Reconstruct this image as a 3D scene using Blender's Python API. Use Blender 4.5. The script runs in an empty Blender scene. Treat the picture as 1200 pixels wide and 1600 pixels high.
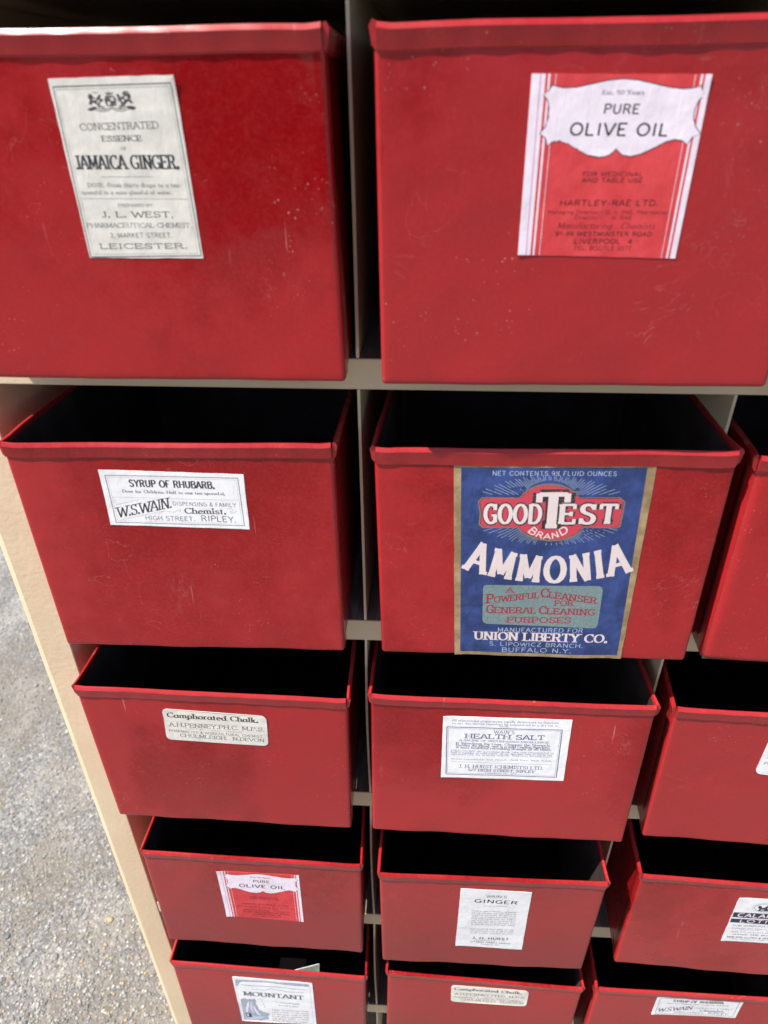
import bpy, bmesh, math, random
import numpy as np
from mathutils import Vector, Matrix
from mathutils.geometry import tessellate_polygon

random.seed(7)
rng = np.random.default_rng(11)
S = bpy.context.scene
COL = S.collection
GZ = 1.62                       # height of the measuring origin above the ground

# ------------------------------------------------------------------ camera, sky, sun, exposure
cam_d = bpy.data.cameras.new('camera')
cam = bpy.data.objects.new('camera', cam_d)
COL.objects.link(cam)
M = Matrix(((0.998124, -0.024588, 0.056074), (0.060639, 0.523663, -0.849765), (-0.008470, 0.851571, 0.524172)))
cam.matrix_world = Matrix.Translation((0.05441, -0.52307, -0.02173 + GZ)) @ M.to_4x4()
cam_d.sensor_fit = 'HORIZONTAL'
cam_d.sensor_width = 36.0
cam_d.lens = 36.0 * 1068.6 / 1200.0
cam_d.clip_start = 0.02
cam_d.clip_end = 600.0
cam_d.dof.use_dof = True
cam_d.dof.focus_distance = 0.72
cam_d.dof.aperture_fstop = 8.5
S.camera = cam

world = bpy.data.worlds.new('World')
S.world = world
world.use_nodes = True
wn = world.node_tree
for n in list(wn.nodes):
    wn.nodes.remove(n)
sky = wn.nodes.new('ShaderNodeTexSky')
sky.sky_type = 'NISHITA'
sky.sun_disc = False
SUN_TRAVEL = Vector((0.485, 0.21, -0.85)).normalized()
to_sun = -SUN_TRAVEL
sky.sun_elevation = math.asin(to_sun.z)
sky.sun_rotation = math.atan2(to_sun.x, to_sun.y)
sky.air_density = 1.0
sky.dust_density = 1.5
bg = wn.nodes.new('ShaderNodeBackground')
bg.inputs['Strength'].default_value = 0.10
wo = wn.nodes.new('ShaderNodeOutputWorld')
wn.links.new(sky.outputs[0], bg.inputs[0])
wn.links.new(bg.outputs[0], wo.inputs[0])

sun_d = bpy.data.lights.new('sun', 'SUN')
sun_d.energy = 5.0
sun_d.angle = math.radians(0.5)
sun_d.color = (1.0, 0.95, 0.88)
sun = bpy.data.objects.new('sun', sun_d)
COL.objects.link(sun)
sun.rotation_euler = SUN_TRAVEL.to_track_quat('-Z', 'Y').to_euler()

S.view_settings.view_transform = 'Standard'
S.view_settings.look = 'None'
S.view_settings.gamma = 1.0
S.view_settings.use_curve_mapping = False
S.view_settings.exposure = 0.83
S.cycles.max_bounces = 8

# ------------------------------------------------------------------ materials
def mat(name):
    m = bpy.data.materials.new(name)
    m.use_nodes = True
    nt = m.node_tree
    p = nt.nodes['Principled BSDF']
    return m, nt, p

def N(nt, t, **kw):
    n = nt.nodes.new(t)
    for k, v in kw.items():
        if k in n.inputs:
            n.inputs[k].default_value = v
        else:
            setattr(n, k, v)
    return n

def noise(nt, vec, scale, detail=4, rough=.55, w=None):
    n = nt.nodes.new('ShaderNodeTexNoise')
    n.inputs['Scale'].default_value = scale
    n.inputs['Detail'].default_value = detail
    n.inputs['Roughness'].default_value = rough
    nt.links.new(vec, n.inputs['Vector'])
    return n.outputs[0]

def ramp(nt, src, a, b, va=0.0, vb=1.0):
    n = nt.nodes.new('ShaderNodeMapRange')
    n.inputs[1].default_value = a
    n.inputs[2].default_value = b
    n.inputs[3].default_value = va
    n.inputs[4].default_value = vb
    n.interpolation_type = 'SMOOTHSTEP'
    nt.links.new(src, n.inputs[0])
    return n.outputs[0]

def mathn(nt, op, a, b):
    n = nt.nodes.new('ShaderNodeMath')
    n.operation = op
    n.use_clamp = False
    for i, v in enumerate((a, b)):
        if isinstance(v, (int, float)):
            n.inputs[i].default_value = v
        else:
            nt.links.new(v, n.inputs[i])
    return n.outputs[0]

def mix(nt, f, a, b):
    n = nt.nodes.new('ShaderNodeMix')
    n.data_type = 'RGBA'
    if isinstance(f, (int, float)):
        n.inputs[0].default_value = f
    else:
        nt.links.new(f, n.inputs[0])
    for i, v in ((6, a), (7, b)):
        if isinstance(v, tuple):
            n.inputs[i].default_value = (*v, 1)
        else:
            nt.links.new(v, n.inputs[i])
    return n.outputs[2]

def bump(nt, h, strength, dist, prev=None):
    n = nt.nodes.new('ShaderNodeBump')
    n.inputs['Strength'].default_value = strength
    n.inputs['Distance'].default_value = dist
    nt.links.new(h, n.inputs['Height'])
    if prev is not None:
        nt.links.new(prev, n.inputs['Normal'])
    return n.outputs[0]

def objvec(nt, stretch=None):
    """object coordinates shifted by a random amount for every object"""
    tc = nt.nodes.new('ShaderNodeTexCoord')
    oi = nt.nodes.new('ShaderNodeObjectInfo')
    mul = nt.nodes.new('ShaderNodeMath'); mul.operation = 'MULTIPLY'; mul.inputs[1].default_value = 37.0
    nt.links.new(oi.outputs['Random'], mul.inputs[0])
    add = nt.nodes.new('ShaderNodeVectorMath'); add.operation = 'ADD'
    nt.links.new(tc.outputs['Object'], add.inputs[0])
    nt.links.new(mul.outputs[0], add.inputs[1])
    out = add.outputs[0]
    return tc, out

def stretched(nt, vec, sc, rot=(0, 0, 0)):
    m = nt.nodes.new('ShaderNodeMapping')
    m.inputs['Scale'].default_value = sc
    m.inputs['Rotation'].default_value = rot
    nt.links.new(vec, m.inputs['Vector'])
    return m.outputs[0]

def red_paint(name, dusty_haze, rough0, matte=0.0):
    m, nt, p = mat(name)
    tc, v = objvec(nt)
    big = noise(nt, stretched(nt, v, (1, 1, .6)), 5.0, 3, .5)
    mid = noise(nt, v, 42.0, 5, .6)
    painted_haze_dust = ramp(nt, mathn(nt, 'ADD', mathn(nt, 'MULTIPLY', big, .82), mathn(nt, 'MULTIPLY', mid, .18)), .44 - .18 * dusty_haze, .57 - .04 * dusty_haze)  # deep and hazy zones stand in for reflections, painted into the colour
    # more settled dust low on the panel
    sep = nt.nodes.new('ShaderNodeSeparateXYZ')
    nt.links.new(tc.outputs['Object'], sep.inputs[0])
    low = ramp(nt, sep.outputs['Z'], 0.0, .16, 1.0, 0.0)
    painted_haze_dust = mathn(nt, 'MINIMUM', mathn(nt, 'ADD', painted_haze_dust, mathn(nt, 'MULTIPLY', low, .35)), 1.0)
    base = mix(nt, painted_haze_dust, (.235, .0016, .0040), (.350, .0105 + .011 * dusty_haze, .0135 + .011 * dusty_haze))
    # mottling
    mot = ramp(nt, noise(nt, v, 95.0, 4, .65), .35, .68)
    base = mix(nt, mathn(nt, 'MULTIPLY', mot, .12 + .42 * matte), base, (.30, .024, .023))
    grain = ramp(nt, noise(nt, v, 330.0, 4, .75), .44, .64)
    base = mix(nt, mathn(nt, 'MULTIPLY', grain, .13 + .1 * matte), base, (.43, .045, .047))
    dk = ramp(nt, noise(nt, v, 190.0, 4, .7), .56, .72)
    base = mix(nt, mathn(nt, 'MULTIPLY', dk, .12 + .14 * matte), base, (.19, .003, .005))
    # fine pale specks
    sp = nt.nodes.new('ShaderNodeTexVoronoi'); sp.inputs['Scale'].default_value = 300.0
    nt.links.new(v, sp.inputs['Vector'])
    gate = mathn(nt, 'MULTIPLY', ramp(nt, noise(nt, v, 120.0, 2, .5), .52, .66), ramp(nt, noise(nt, v, 11.0, 3, .6), .50, .68))
    dots = mathn(nt, 'MULTIPLY', ramp(nt, sp.outputs['Distance'], .12, .28, 1.0, 0.0), gate)
    base = mix(nt, mathn(nt, 'MULTIPLY', dots, .34), base, (.72, .42, .38))
    sp2 = nt.nodes.new('ShaderNodeTexVoronoi'); sp2.inputs['Scale'].default_value = 70.0
    nt.links.new(v, sp2.inputs['Vector'])
    gate2 = ramp(nt, noise(nt, v, 21.0, 2, .5), .70, .74)
    chips = mathn(nt, 'MULTIPLY', ramp(nt, sp2.outputs['Distance'], .035, .055, 1.0, 0.0), gate2)
    base = mix(nt, mathn(nt, 'MULTIPLY', chips, .8), base, (.80, .55, .50))
    # wispy curved rub marks
    ws = nt.nodes.new('ShaderNodeTexNoise'); ws.inputs['Scale'].default_value = 19.0; ws.inputs['Detail'].default_value = 5.0; ws.inputs['Distortion'].default_value = 1.6
    nt.links.new(v, ws.inputs['Vector'])
    band = ramp(nt, mathn(nt, 'ABSOLUTE', mathn(nt, 'SUBTRACT', ws.outputs[0], .5), 0.0), .0, .006, 1.0, 0.0)
    wg = ramp(nt, noise(nt, v, 8.0, 3, .6), .53, .66)
    base = mix(nt, mathn(nt, 'MULTIPLY', mathn(nt, 'MULTIPLY', band, wg), .20), base, (.62, .22, .20))
    sm = ramp(nt, noise(nt, stretched(nt, v, (1, 1, .35), (0, .9, 0)), 30.0, 6, .75), .56, .74)
    base = mix(nt, mathn(nt, 'MULTIPLY', mathn(nt, 'MULTIPLY', sm, wg), .30), base, (.50, .13, .12))
    # hairline scuffs in three directions
    for ang, sc in ((.5, 60), (-.7, 75), (1.35, 90)):
        sv = stretched(nt, v, (1.0, .3, .045), (0, ang, 0))
        s1 = ramp(nt, noise(nt, sv, sc * 3.2, 2, .5), .735, .76)
        g1 = ramp(nt, noise(nt, v, 14.0 + sc * .1, 3, .5), .55, .66)
        base = mix(nt, mathn(nt, 'MULTIPLY', mathn(nt, 'MULTIPLY', s1, g1), .40), base, (.62, .25, .23))
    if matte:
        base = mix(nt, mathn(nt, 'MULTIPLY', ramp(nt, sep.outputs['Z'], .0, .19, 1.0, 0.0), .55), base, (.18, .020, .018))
    nt.links.new(base, p.inputs['Base Color'])
    r = mathn(nt, 'ADD', mathn(nt, 'MULTIPLY', painted_haze_dust, .17), rough0)
    r = mathn(nt, 'ADD', r, mathn(nt, 'MULTIPLY', dots, .2))
    nt.links.new(r, p.inputs['Roughness'])
    p.inputs['IOR'].default_value = 1.44
    b = bump(nt, noise(nt, v, 17.0, 3, .5), .5, .0022)
    b = bump(nt, noise(nt, v, 300.0, 2, .5), .22, .00012, b)
    b = bump(nt, chips, .5, .0003, b)
    nt.links.new(b, p.inputs['Normal'])
    return m

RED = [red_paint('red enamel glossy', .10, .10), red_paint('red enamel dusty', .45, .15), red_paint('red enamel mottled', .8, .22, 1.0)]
RIM = red_paint('red enamel worn rim', .6, .13, .6)

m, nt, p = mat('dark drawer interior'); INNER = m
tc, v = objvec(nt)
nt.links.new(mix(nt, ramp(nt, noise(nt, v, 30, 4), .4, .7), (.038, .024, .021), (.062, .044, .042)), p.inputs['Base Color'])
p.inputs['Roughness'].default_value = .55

m, nt, p = mat('shade black drawer floor'); FLOOR_SHADE = m  # near-black floor colour, painted as shade to hide a sunlit patch
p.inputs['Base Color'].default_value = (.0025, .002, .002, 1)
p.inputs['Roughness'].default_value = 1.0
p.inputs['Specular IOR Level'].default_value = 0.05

def tan_paint(name, col, col2):
    m, nt, p = mat(name)
    tc, v = objvec(nt)
    f = ramp(nt, noise(nt, v, 8.0, 5, .6), .35, .7)
    c = mix(nt, f, col, col2)
    # rubbed grey dirt
    d = ramp(nt, noise(nt, stretched(nt, v, (1, 1, .5)), 22.0, 5, .7), .60, .78)
    c = mix(nt, mathn(nt, 'MULTIPLY', d, .35), c, (.26, .22, .17))
    ch = ramp(nt, noise(nt, v, 130.0, 2, .5), .765, .79)
    c = mix(nt, mathn(nt, 'MULTIPLY', ch, .7), c, (.80, .74, .62))
    nt.links.new(c, p.inputs['Base Color'])
    p.inputs['Roughness'].default_value = .5
    b = bump(nt, noise(nt, v, 170.0, 3, .5), .5, .0006)
    b = bump(nt, noise(nt, stretched(nt, v, (1, 1, .25), (0, .6, 0)), 70.0, 2, .5), .25, .0006, b)
    nt.links.new(b, p.inputs['Normal'])
    return m

TAN = tan_paint('tan frame paint', (.68, .53, .345), (.74, .59, .40))

m, nt, p = mat('scuffed shaded shelf sheet'); SHELF_TOP = m  # tan sheet coloured dark as painted shade, with scuff streaks
tc, v = objvec(nt)
s1 = ramp(nt, noise(nt, stretched(nt, v, (1, .15, 1), (0, 0, .2)), 120.0, 4, .6), .45, .7)
c = mix(nt, s1, (.15, .13, .11), (.27, .235, .20))
nt.links.new(c, p.inputs['Base Color'])
p.inputs['Roughness'].default_value = .45

def paper(name, col, col2, rough=.75, fibre=.5):
    m, nt, p = mat(name)
    tc, v = objvec(nt)
    f = ramp(nt, noise(nt, v, 60.0, 5, .6), .35, .7)
    c = mix(nt, f, col, col2)
    fl = ramp(nt, noise(nt, v, 900.0, 2, .5), .3, .75)
    c = mix(nt, mathn(nt, 'MULTIPLY', fl, .16), c, tuple(x * .7 for x in col))
    nt.links.new(c, p.inputs['Base Color'])
    p.inputs['Roughness'].default_value = rough
    b = bump(nt, noise(nt, stretched(nt, v, (1, 1, .45), (0, .8, 0)), 200.0, 4, .65), fibre, .0006)
    b = bump(nt, noise(nt, v, 60.0, 2, .5), .5, .0010, b)
    nt.links.new(b, p.inputs['Normal'])
    return m

def ink(name, col, under, wear):
    m, nt, p = mat(name)
    tc, v = objvec(nt)
    f = ramp(nt, noise(nt, v, 700.0, 3, .6), .60 - wear * .3, .72)
    c = mix(nt, mathn(nt, 'MULTIPLY', f, wear), col, under)
    nt.links.new(c, p.inputs['Base Color'])
    p.inputs['Roughness'].default_value = .65
    b = bump(nt, noise(nt, stretched(nt, v, (1, 1, .45), (0, .8, 0)), 260.0, 3, .6), .5, .00028)
    nt.links.new(b, p.inputs['Normal'])
    return m

PAPER = {
    'white': paper('white label paper', (.78, .77, .775), (.85, .84, .85)),
    'cream': paper('cream label paper', (.68, .64, .57), (.80, .755, .68)),
    'pink': paper('white pink printed paper', (.80, .69, .77), (.87, .77, .84)),
    'red': paper('red printed paper', (.60, .036, .042), (.68, .055, .060)),
    'gold': paper('gold printed border paper', (.25, .165, .075), (.42, .30, .16), .6, .9),
    'blue': paper('blue printed paper', (.015, .033, .125), (.034, .066, .235), .6, 1.0),
    'green': paper('pale green paper', (.62, .70, .66), (.70, .77, .73)),
}
W0 = (.7, .68, .66)
INK = {
    'ink': ink('black ink', (.018, .018, .020), W0, .25), 'soft': ink('worn black ink', (.055, .052, .052), W0, .33),
    'grey': ink('grey ink', (.30, .29, .28), W0, .4), 'bink': ink('blue ink', (.065, .07, .20), W0, .35),
    'bgrey': ink('slate blue ink', (.20, .25, .38), W0, .8), 'bgrey2': ink('pale slate ink', (.32, .37, .46), W0, .5),
    'slate': ink('slate heading ink', (.12, .14, .17), W0, .3), 'navy': ink('navy ink', (.018, .022, .045), W0, .15), 'white': PAPER['pink'], 'paleb': ink('pale blue ink', (.50, .55, .66), W0, .4),
    'dred': ink('dark red ink', (.10, .008, .012), (.6, .04, .05), .4), 'pale': ink('pale blue white ink', (.42, .50, .60), (.03, .05, .22), .5),
    'cream': ink('cream ink', (.72, .60, .58), (.6, .5, .45), .4), 'gold': ink('dull gold ink', (.20, .14, .10), (.35, .24, .12), .5),
    'rose': ink('rose red ink', (.55, .045, .075), (.4, .04, .08), .5), 'teal': ink('grey teal ink', (.14, .215, .215), (.27, .33, .31), .7),
    'rose2': ink('crimson ink', (.30, .016, .040), (.2, .2, .2), .3), 'blue': PAPER['blue'], 'red': PAPER['red'],
    'magenta': ink('magenta ink', (.60, .20, .42), W0, .3), 'outline': ink('brown outline ink', (.045, .022, .022), (.3, .2, .1), .3),
}

# ------------------------------------------------------------------ object helpers
def add_obj(name, mesh, parent=None, loc=None):
    o = bpy.data.objects.new(name, mesh)
    COL.objects.link(o)
    if parent is not None:
        o.parent = parent
    if loc is not None:
        o.location = loc
    return o

def empty(name, loc, label, cat, group=None):
    o = bpy.data.objects.new(name, None)
    o.empty_display_size = .05
    COL.objects.link(o)
    o.location = loc
    o['label'] = label
    o['category'] = cat
    if group:
        o['group'] = group
    return o

class MB:
    """collects faces; builds one mesh"""
    def __init__(self):
        self.v = []; self.f = []; self.mi = []
    def add(self, verts, faces, mi=0):
        b = len(self.v)
        self.v += [tuple(x) for x in verts]
        self.f += [tuple(i + b for i in f) for f in faces]
        self.mi += [mi] * len(faces)
    def box(self, x0, x1, y0, y1, z0, z1, mi=0, faces_mi=None):
        vs = [(x0, y0, z0), (x1, y0, z0), (x1, y1, z0), (x0, y1, z0), (x0, y0, z1), (x1, y0, z1), (x1, y1, z1), (x0, y1, z1)]
        fs = [(0, 3, 2, 1), (4, 5, 6, 7), (0, 1, 5, 4), (1, 2, 6, 5), (2, 3, 7, 6), (3, 0, 4, 7)]   # -z +z -y +x +y -x
        b = len(self.v)
        self.v += vs
        for i, f in enumerate(fs):
            self.f.append(tuple(k + b for k in f))
            self.mi.append(mi if faces_mi is None else faces_mi[i])
    def mesh(self, name, mats, smooth=False, bevel=None):
        me = bpy.data.meshes.new(name)
        me.from_pydata(self.v, [], self.f)
        for k in mats:
            me.materials.append(k)
        me.polygons.foreach_set('material_index', self.mi)
        if bevel:
            bm = bmesh.new(); bm.from_mesh(me)
            bmesh.ops.bevel(bm, geom=list(bm.edges), offset=bevel, segments=2, affect='EDGES', profile=.6)
            bm.to_mesh(me); bm.free()
        if smooth:
            me.polygons.foreach_set('use_smooth', [True] * len(me.polygons))
        me.update()
        return me

# ------------------------------------------------------------------ ground
def build_ground():
    nx = 60
    me = bpy.data.meshes.new('ground')
    s = 250.0
    me.from_pydata([(-s, -s, 0), (s, -s, 0), (s, s, 0), (-s, s, 0)], [], [(0, 1, 2, 3)])
    m, nt, p = mat('worn chip asphalt')
    tc = nt.nodes.new('ShaderNodeTexCoord')
    v = tc.outputs['Object']
    vo = nt.nodes.new('ShaderNodeTexVoronoi'); vo.inputs['Scale'].default_value = 150.0
    nt.links.new(v, vo.inputs['Vector'])
    hsv = nt.nodes.new('ShaderNodeSeparateColor')
    nt.links.new(vo.outputs['Color'], hsv.inputs[0])
    r = nt.nodes.new('ShaderNodeValToRGB')
    nt.links.new(hsv.outputs[0], r.inputs[0])
    els = r.color_ramp.elements
    els[0].position = 0; els[0].color = (.105, .103, .10, 1)
    els[1].position = 1; els[1].color = (.43, .415, .385, 1)
    for pos, c in ((.3, (.145, .145, .147)), (.55, (.205, .202, .198)), (.78, (.26, .25, .228)), (.9, (.34, .33, .308))):
        e = els.new(pos); e.color = (*c, 1)
    gap = ramp(nt, vo.outputs['Distance'], .35, .62)
    c = mix(nt, mathn(nt, 'MULTIPLY', gap, .5), r.outputs[0], (.10, .095, .09))
    dust = ramp(nt, noise(nt, v, 5.0, 5, .6), .46, .62)
    c = mix(nt, mathn(nt, 'MULTIPLY', dust, .45), c, (.27, .24, .195))
    blot = ramp(nt, noise(nt, v, 38.0, 3, .6), .40, .62)
    c = mix(nt, mathn(nt, 'MULTIPLY', blot, .25), c, (.15, .148, .145))
    earth = ramp(nt, noise(nt, v, 1.9, 6, .68), .47, .60)
    c = mix(nt, mathn(nt, 'MULTIPLY', earth, .62), c, (.14, .118, .09))
    pale = ramp(nt, noise(nt, stretched(nt, v, (1, .4, 1), (0, 0, .6)), 3.3, 4, .6), .52, .66)
    c = mix(nt, mathn(nt, 'MULTIPLY', pale, .4), c, (.33, .315, .285))
    nt.links.new(c, p.inputs['Base Color'])
    p.inputs['Roughness'].default_value = .85
    h = mathn(nt, 'SUBTRACT', 1.0, vo.outputs['Distance'])
    b = bump(nt, h, .8, .003)
    b = bump(nt, noise(nt, v, 60, 4, .6), .4, .006, b)
    nt.links.new(b, p.inputs['Normal'])
    me.materials.append(m)
    g = add_obj('ground', me)
    g['kind'] = 'structure'
    return g

def build_grit():
    """loose and half-bedded stone chips, modelled where they are big enough to see"""
    n = 26000
    t = (1 + 5 ** .5) / 2
    iv = np.array([(-1, t, 0), (1, t, 0), (-1, -t, 0), (1, -t, 0), (0, -1, t), (0, 1, t), (0, -1, -t), (0, 1, -t), (t, 0, -1), (t, 0, 1), (-t, 0, -1), (-t, 0, 1)], float)
    iv /= np.linalg.norm(iv[0])
    iF = np.array([(0, 11, 5), (0, 5, 1), (0, 1, 7), (0, 7, 10), (0, 10, 11), (1, 5, 9), (5, 11, 4), (11, 10, 2), (10, 7, 6), (7, 1, 8), (3, 9, 4), (3, 4, 2), (3, 2, 6), (3, 6, 8), (3, 8, 9), (4, 9, 5), (2, 4, 11), (6, 2, 10), (8, 6, 7), (9, 8, 1)])
    # visible strip of ground left of and behind the cabinet
    px = rng.random(n * 4); py = rng.random(n * 4) ** 1.25
    y = -.15 + py * 2.3
    xr = -.36 - .00 * y
    xl = -.72 - .62 * np.clip(y, 0, None) - .12
    x = xl + (xr - xl) * px
    keep = rng.permutation(n * 4)[:n]
    x = x[keep]; y = y[keep]
    size = .0016 + .0028 * rng.random(n) ** 2.0
    big = rng.random(n) < .012
    size[big] *= 1.9
    th = rng.random(n) * 6.283
    V = iv[None] * (1 + .35 * (rng.random((n, 12, 1)) - .5))
    V = V * size[:, None, None] * np.stack([np.ones(n), .6 + .5 * rng.random(n), .35 + .4 * rng.random(n)], 1)[:, None]
    cx, sx = np.cos(th)[:, None], np.sin(th)[:, None]
    X = V[..., 0] * cx - V[..., 1] * sx + x[:, None]
    Y = V[..., 0] * sx + V[..., 1] * cx + y[:, None]
    Z = V[..., 2] + size[:, None] * .15
    co = np.stack([X, Y, Z], -1).reshape(-1, 3)
    F = (iF[None] + (np.arange(n) * 12)[:, None, None]).reshape(-1)
    me = bpy.data.meshes.new('loose_grit')
    me.vertices.add(len(co)); me.vertices.foreach_set('co', co.ravel())
    nf = n * 20
    me.loops.add(nf * 3); me.loops.foreach_set('vertex_index', F.astype(np.int32))
    me.polygons.add(nf)
    me.polygons.foreach_set('loop_start', np.arange(0, nf * 3, 3, dtype=np.int32))
    me.polygons.foreach_set('loop_total', np.full(nf, 3, dtype=np.int32))
    me.update(calc_edges=True)
    pal = np.array([(.17, .168, .165), (.24, .24, .238), (.32, .32, .32), (.42, .41, .39), (.50, .485, .455), (.60, .585, .55), (.40, .33, .24), (.50, .36, .16), (.30, .22, .16)])
    w = np.array([.16, .22, .24, .16, .07, .03, .09, .015, .02]); w /= w.sum()
    pc = .74 * pal[rng.choice(len(pal), n, p=w)] * (.85 + .3 * rng.random((n, 1)))
    ca = me.color_attributes.new('stone_colour', 'FLOAT_COLOR', 'POINT')
    ca.data.foreach_set('color', np.concatenate([np.repeat(pc, 12, 0), np.ones((n * 12, 1))], 1).ravel())
    m, nt, p = mat('stone chips')
    a = nt.nodes.new('ShaderNodeVertexColor'); a.layer_name = 'stone_colour'
    nt.links.new(a.outputs[0], p.inputs['Base Color'])
    p.inputs['Roughness'].default_value = .6
    me.materials.append(m)
    o = add_obj('loose_grit', me)
    o['kind'] = 'stuff'
    o['label'] = 'pale and grey stone chips bedded in the sunlit asphalt beside the cabinet'
    o['category'] = 'grit'
    return o

build_ground()
build_grit()

# ------------------------------------------------------------------ cabinet
Z1, H, T = -0.22847, 0.270798, 0.0258
XI, XO, X2 = -0.3155, -0.3568, 0.29987
DEPTH = .40
def zb(k): return GZ + Z1 - (k - 1) * H
def zt(k): return zb(k) + T

cab = empty('drawer_cabinet', (0.25, .2, 0), 'tall tan painted metal cabinet frame holding rows of open red drawers', 'cabinet')
def cab_part(name, me, k=1):
    o = add_obj(name, me)
    o.parent = cab
    o.matrix_parent_inverse = Matrix.Translation((-0.25, -.2, 0))
    return o

XR = 3 * X2 - .002            # inner face of the right post
ztop = zt(-1)
def post(x0, x1, left):
    """folded sheet post: flat face with a turned-back outer edge"""
    w = x1 - x0
    sec = [(.0008, 0.0), (w - .0085, 0.0), (w - .0015, .0034), (w, .0060), (w, DEPTH), (0, DEPTH), (0, .0008)]
    n_ = len(sec); zs = [0.0] + [ztop * i / 12 for i in range(1, 13)]
    b = MB(); vs = []
    for z in zs:
        for i, (u, y) in enumerate(sec):
            wob = .0004 * math.sin(5.3 * z + u * 60)
            vs.append(((x1 - u if left else x0 + u) , y + (wob if y < .01 else 0), z))
    fs = []
    for k in range(len(zs) - 1):
        for i in range(n_):
            f = (k * n_ + i, k * n_ + (i + 1) % n_, (k + 1) * n_ + (i + 1) % n_, (k + 1) * n_ + i)
            fs.append(f[::-1] if left else f)
    fs.append(tuple(range(n_))); fs.append(tuple(range((len(zs) - 1) * n_, len(zs) * n_)))
    b.add(vs, fs)
    me = b.mesh('side_post', [TAN])
    bm = bmesh.new(); bm.from_mesh(me); bmesh.ops.recalc_face_normals(bm, faces=bm.faces); bm.to_mesh(me); bm.free()
    return me
cab_part('side_post', post(XO, XI, True))
cab_part('side_post', post(XR, XR + .0413, False))
for k in range(-1, 7):
    b = MB()
    b.box(XI + .0004, XR - .0004, 0.0008, DEPTH - .004, zb(k), zt(k), faces_mi=[0, 1, 0, 0, 0, 0])
    me = b.mesh('shelf', [TAN, SHELF_TOP], bevel=.0012)
    cab_part('shelf', me)
b = MB(); b.box(XI + .001, XR - .001, DEPTH - .003, DEPTH - .001, zb(6), ztop - .002)
cab_part('back_panel', b.mesh('back_panel', [TAN]))

def divider(xc, k):
    """thin upright sheet between shelf k (below) and k-1 (above), a little bowed"""
    z0, z1 = zt(k) + .0003, zb(k - 1) - .0003
    n = 10
    b = MB()
    amp = random.uniform(-.0016, .0016); th = .0024
    ys = (.0016, .004, .06, .2, DEPTH - .004)
    for side in (-1, 1):
        vs = []; fs = []
        for i in range(n + 1):
            t = i / n
            for y in ys:
                vs.append((xc + side * th / 2 + amp * math.sin(math.pi * t) * (1 - y / DEPTH), y, z0 + (z1 - z0) * t))
        m_ = len(ys)
        for i in range(n):
            for j in range(m_ - 1):
                q = (i * m_ + j, i * m_ + j + 1, (i + 1) * m_ + j + 1, (i + 1) * m_ + j)
                fs.append(q if side > 0 else q[::-1])
        b.add(vs, fs)
    m_ = len(ys); off = (n + 1) * m_
    for i in range(n):
        a0, a1 = i * m_, (i + 1) * m_
        b.f.append((a0, off + a0, off + a1, a1)); b.mi.append(0)
    return b.mesh('divider', [TAN])
for k in range(0, 7):
    for xc in (0.0, X2):
        cab_part('divider', divider(xc, k))

# ------------------------------------------------------------------ unseen greenery added across the yard, dark for the glossy paint to reflect
def build_added_hedge():
    n = 5200
    r = np.random.default_rng(5)
    x = r.uniform(-15, 3.0, n)
    hmax = 2.6 + .7 * np.sin(x * .9) + .45 * np.sin(x * 2.3 + 1) + .3 * np.sin(x * 5.1)
    z = .05 + (hmax - .05) * r.random(n) ** .8
    y = -10.5 + r.normal(0, .45, n) - .25 * np.cos(z)
    s = r.uniform(.10, .26, n)
    a = r.normal(size=(n, 3)); a /= np.linalg.norm(a, axis=1)[:, None]
    b_ = np.cross(a, r.normal(size=(n, 3))); b_ /= np.linalg.norm(b_, axis=1)[:, None]
    c = np.stack([x, y, z], 1)
    V = np.stack([c - a * s[:, None], c + b_ * s[:, None] * .5, c + a * s[:, None], c - b_ * s[:, None] * .5], 1).reshape(-1, 3)
    me = bpy.data.meshes.new('added_hedge')
    me.from_pydata(V.tolist(), [], [(4 * i, 4 * i + 1, 4 * i + 2, 4 * i + 3) for i in range(n)])
    m, nt, p = mat('hedge leaves')
    tc = nt.nodes.new('ShaderNodeTexCoord')
    nt.links.new(mix(nt, ramp(nt, noise(nt, tc.outputs['Object'], 1.7, 3), .35, .65), (.022, .038, .012), (.050, .080, .022)), p.inputs['Base Color'])
    p.inputs['Roughness'].default_value = .6
    me.materials.append(m)
    o = add_obj('added_hedge', me)
    o['kind'] = 'stuff'
    o['label'] = 'unseen dark green bushes added across the yard for the paint to reflect'
    o['category'] = 'added_hedge'
build_added_hedge()
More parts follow.
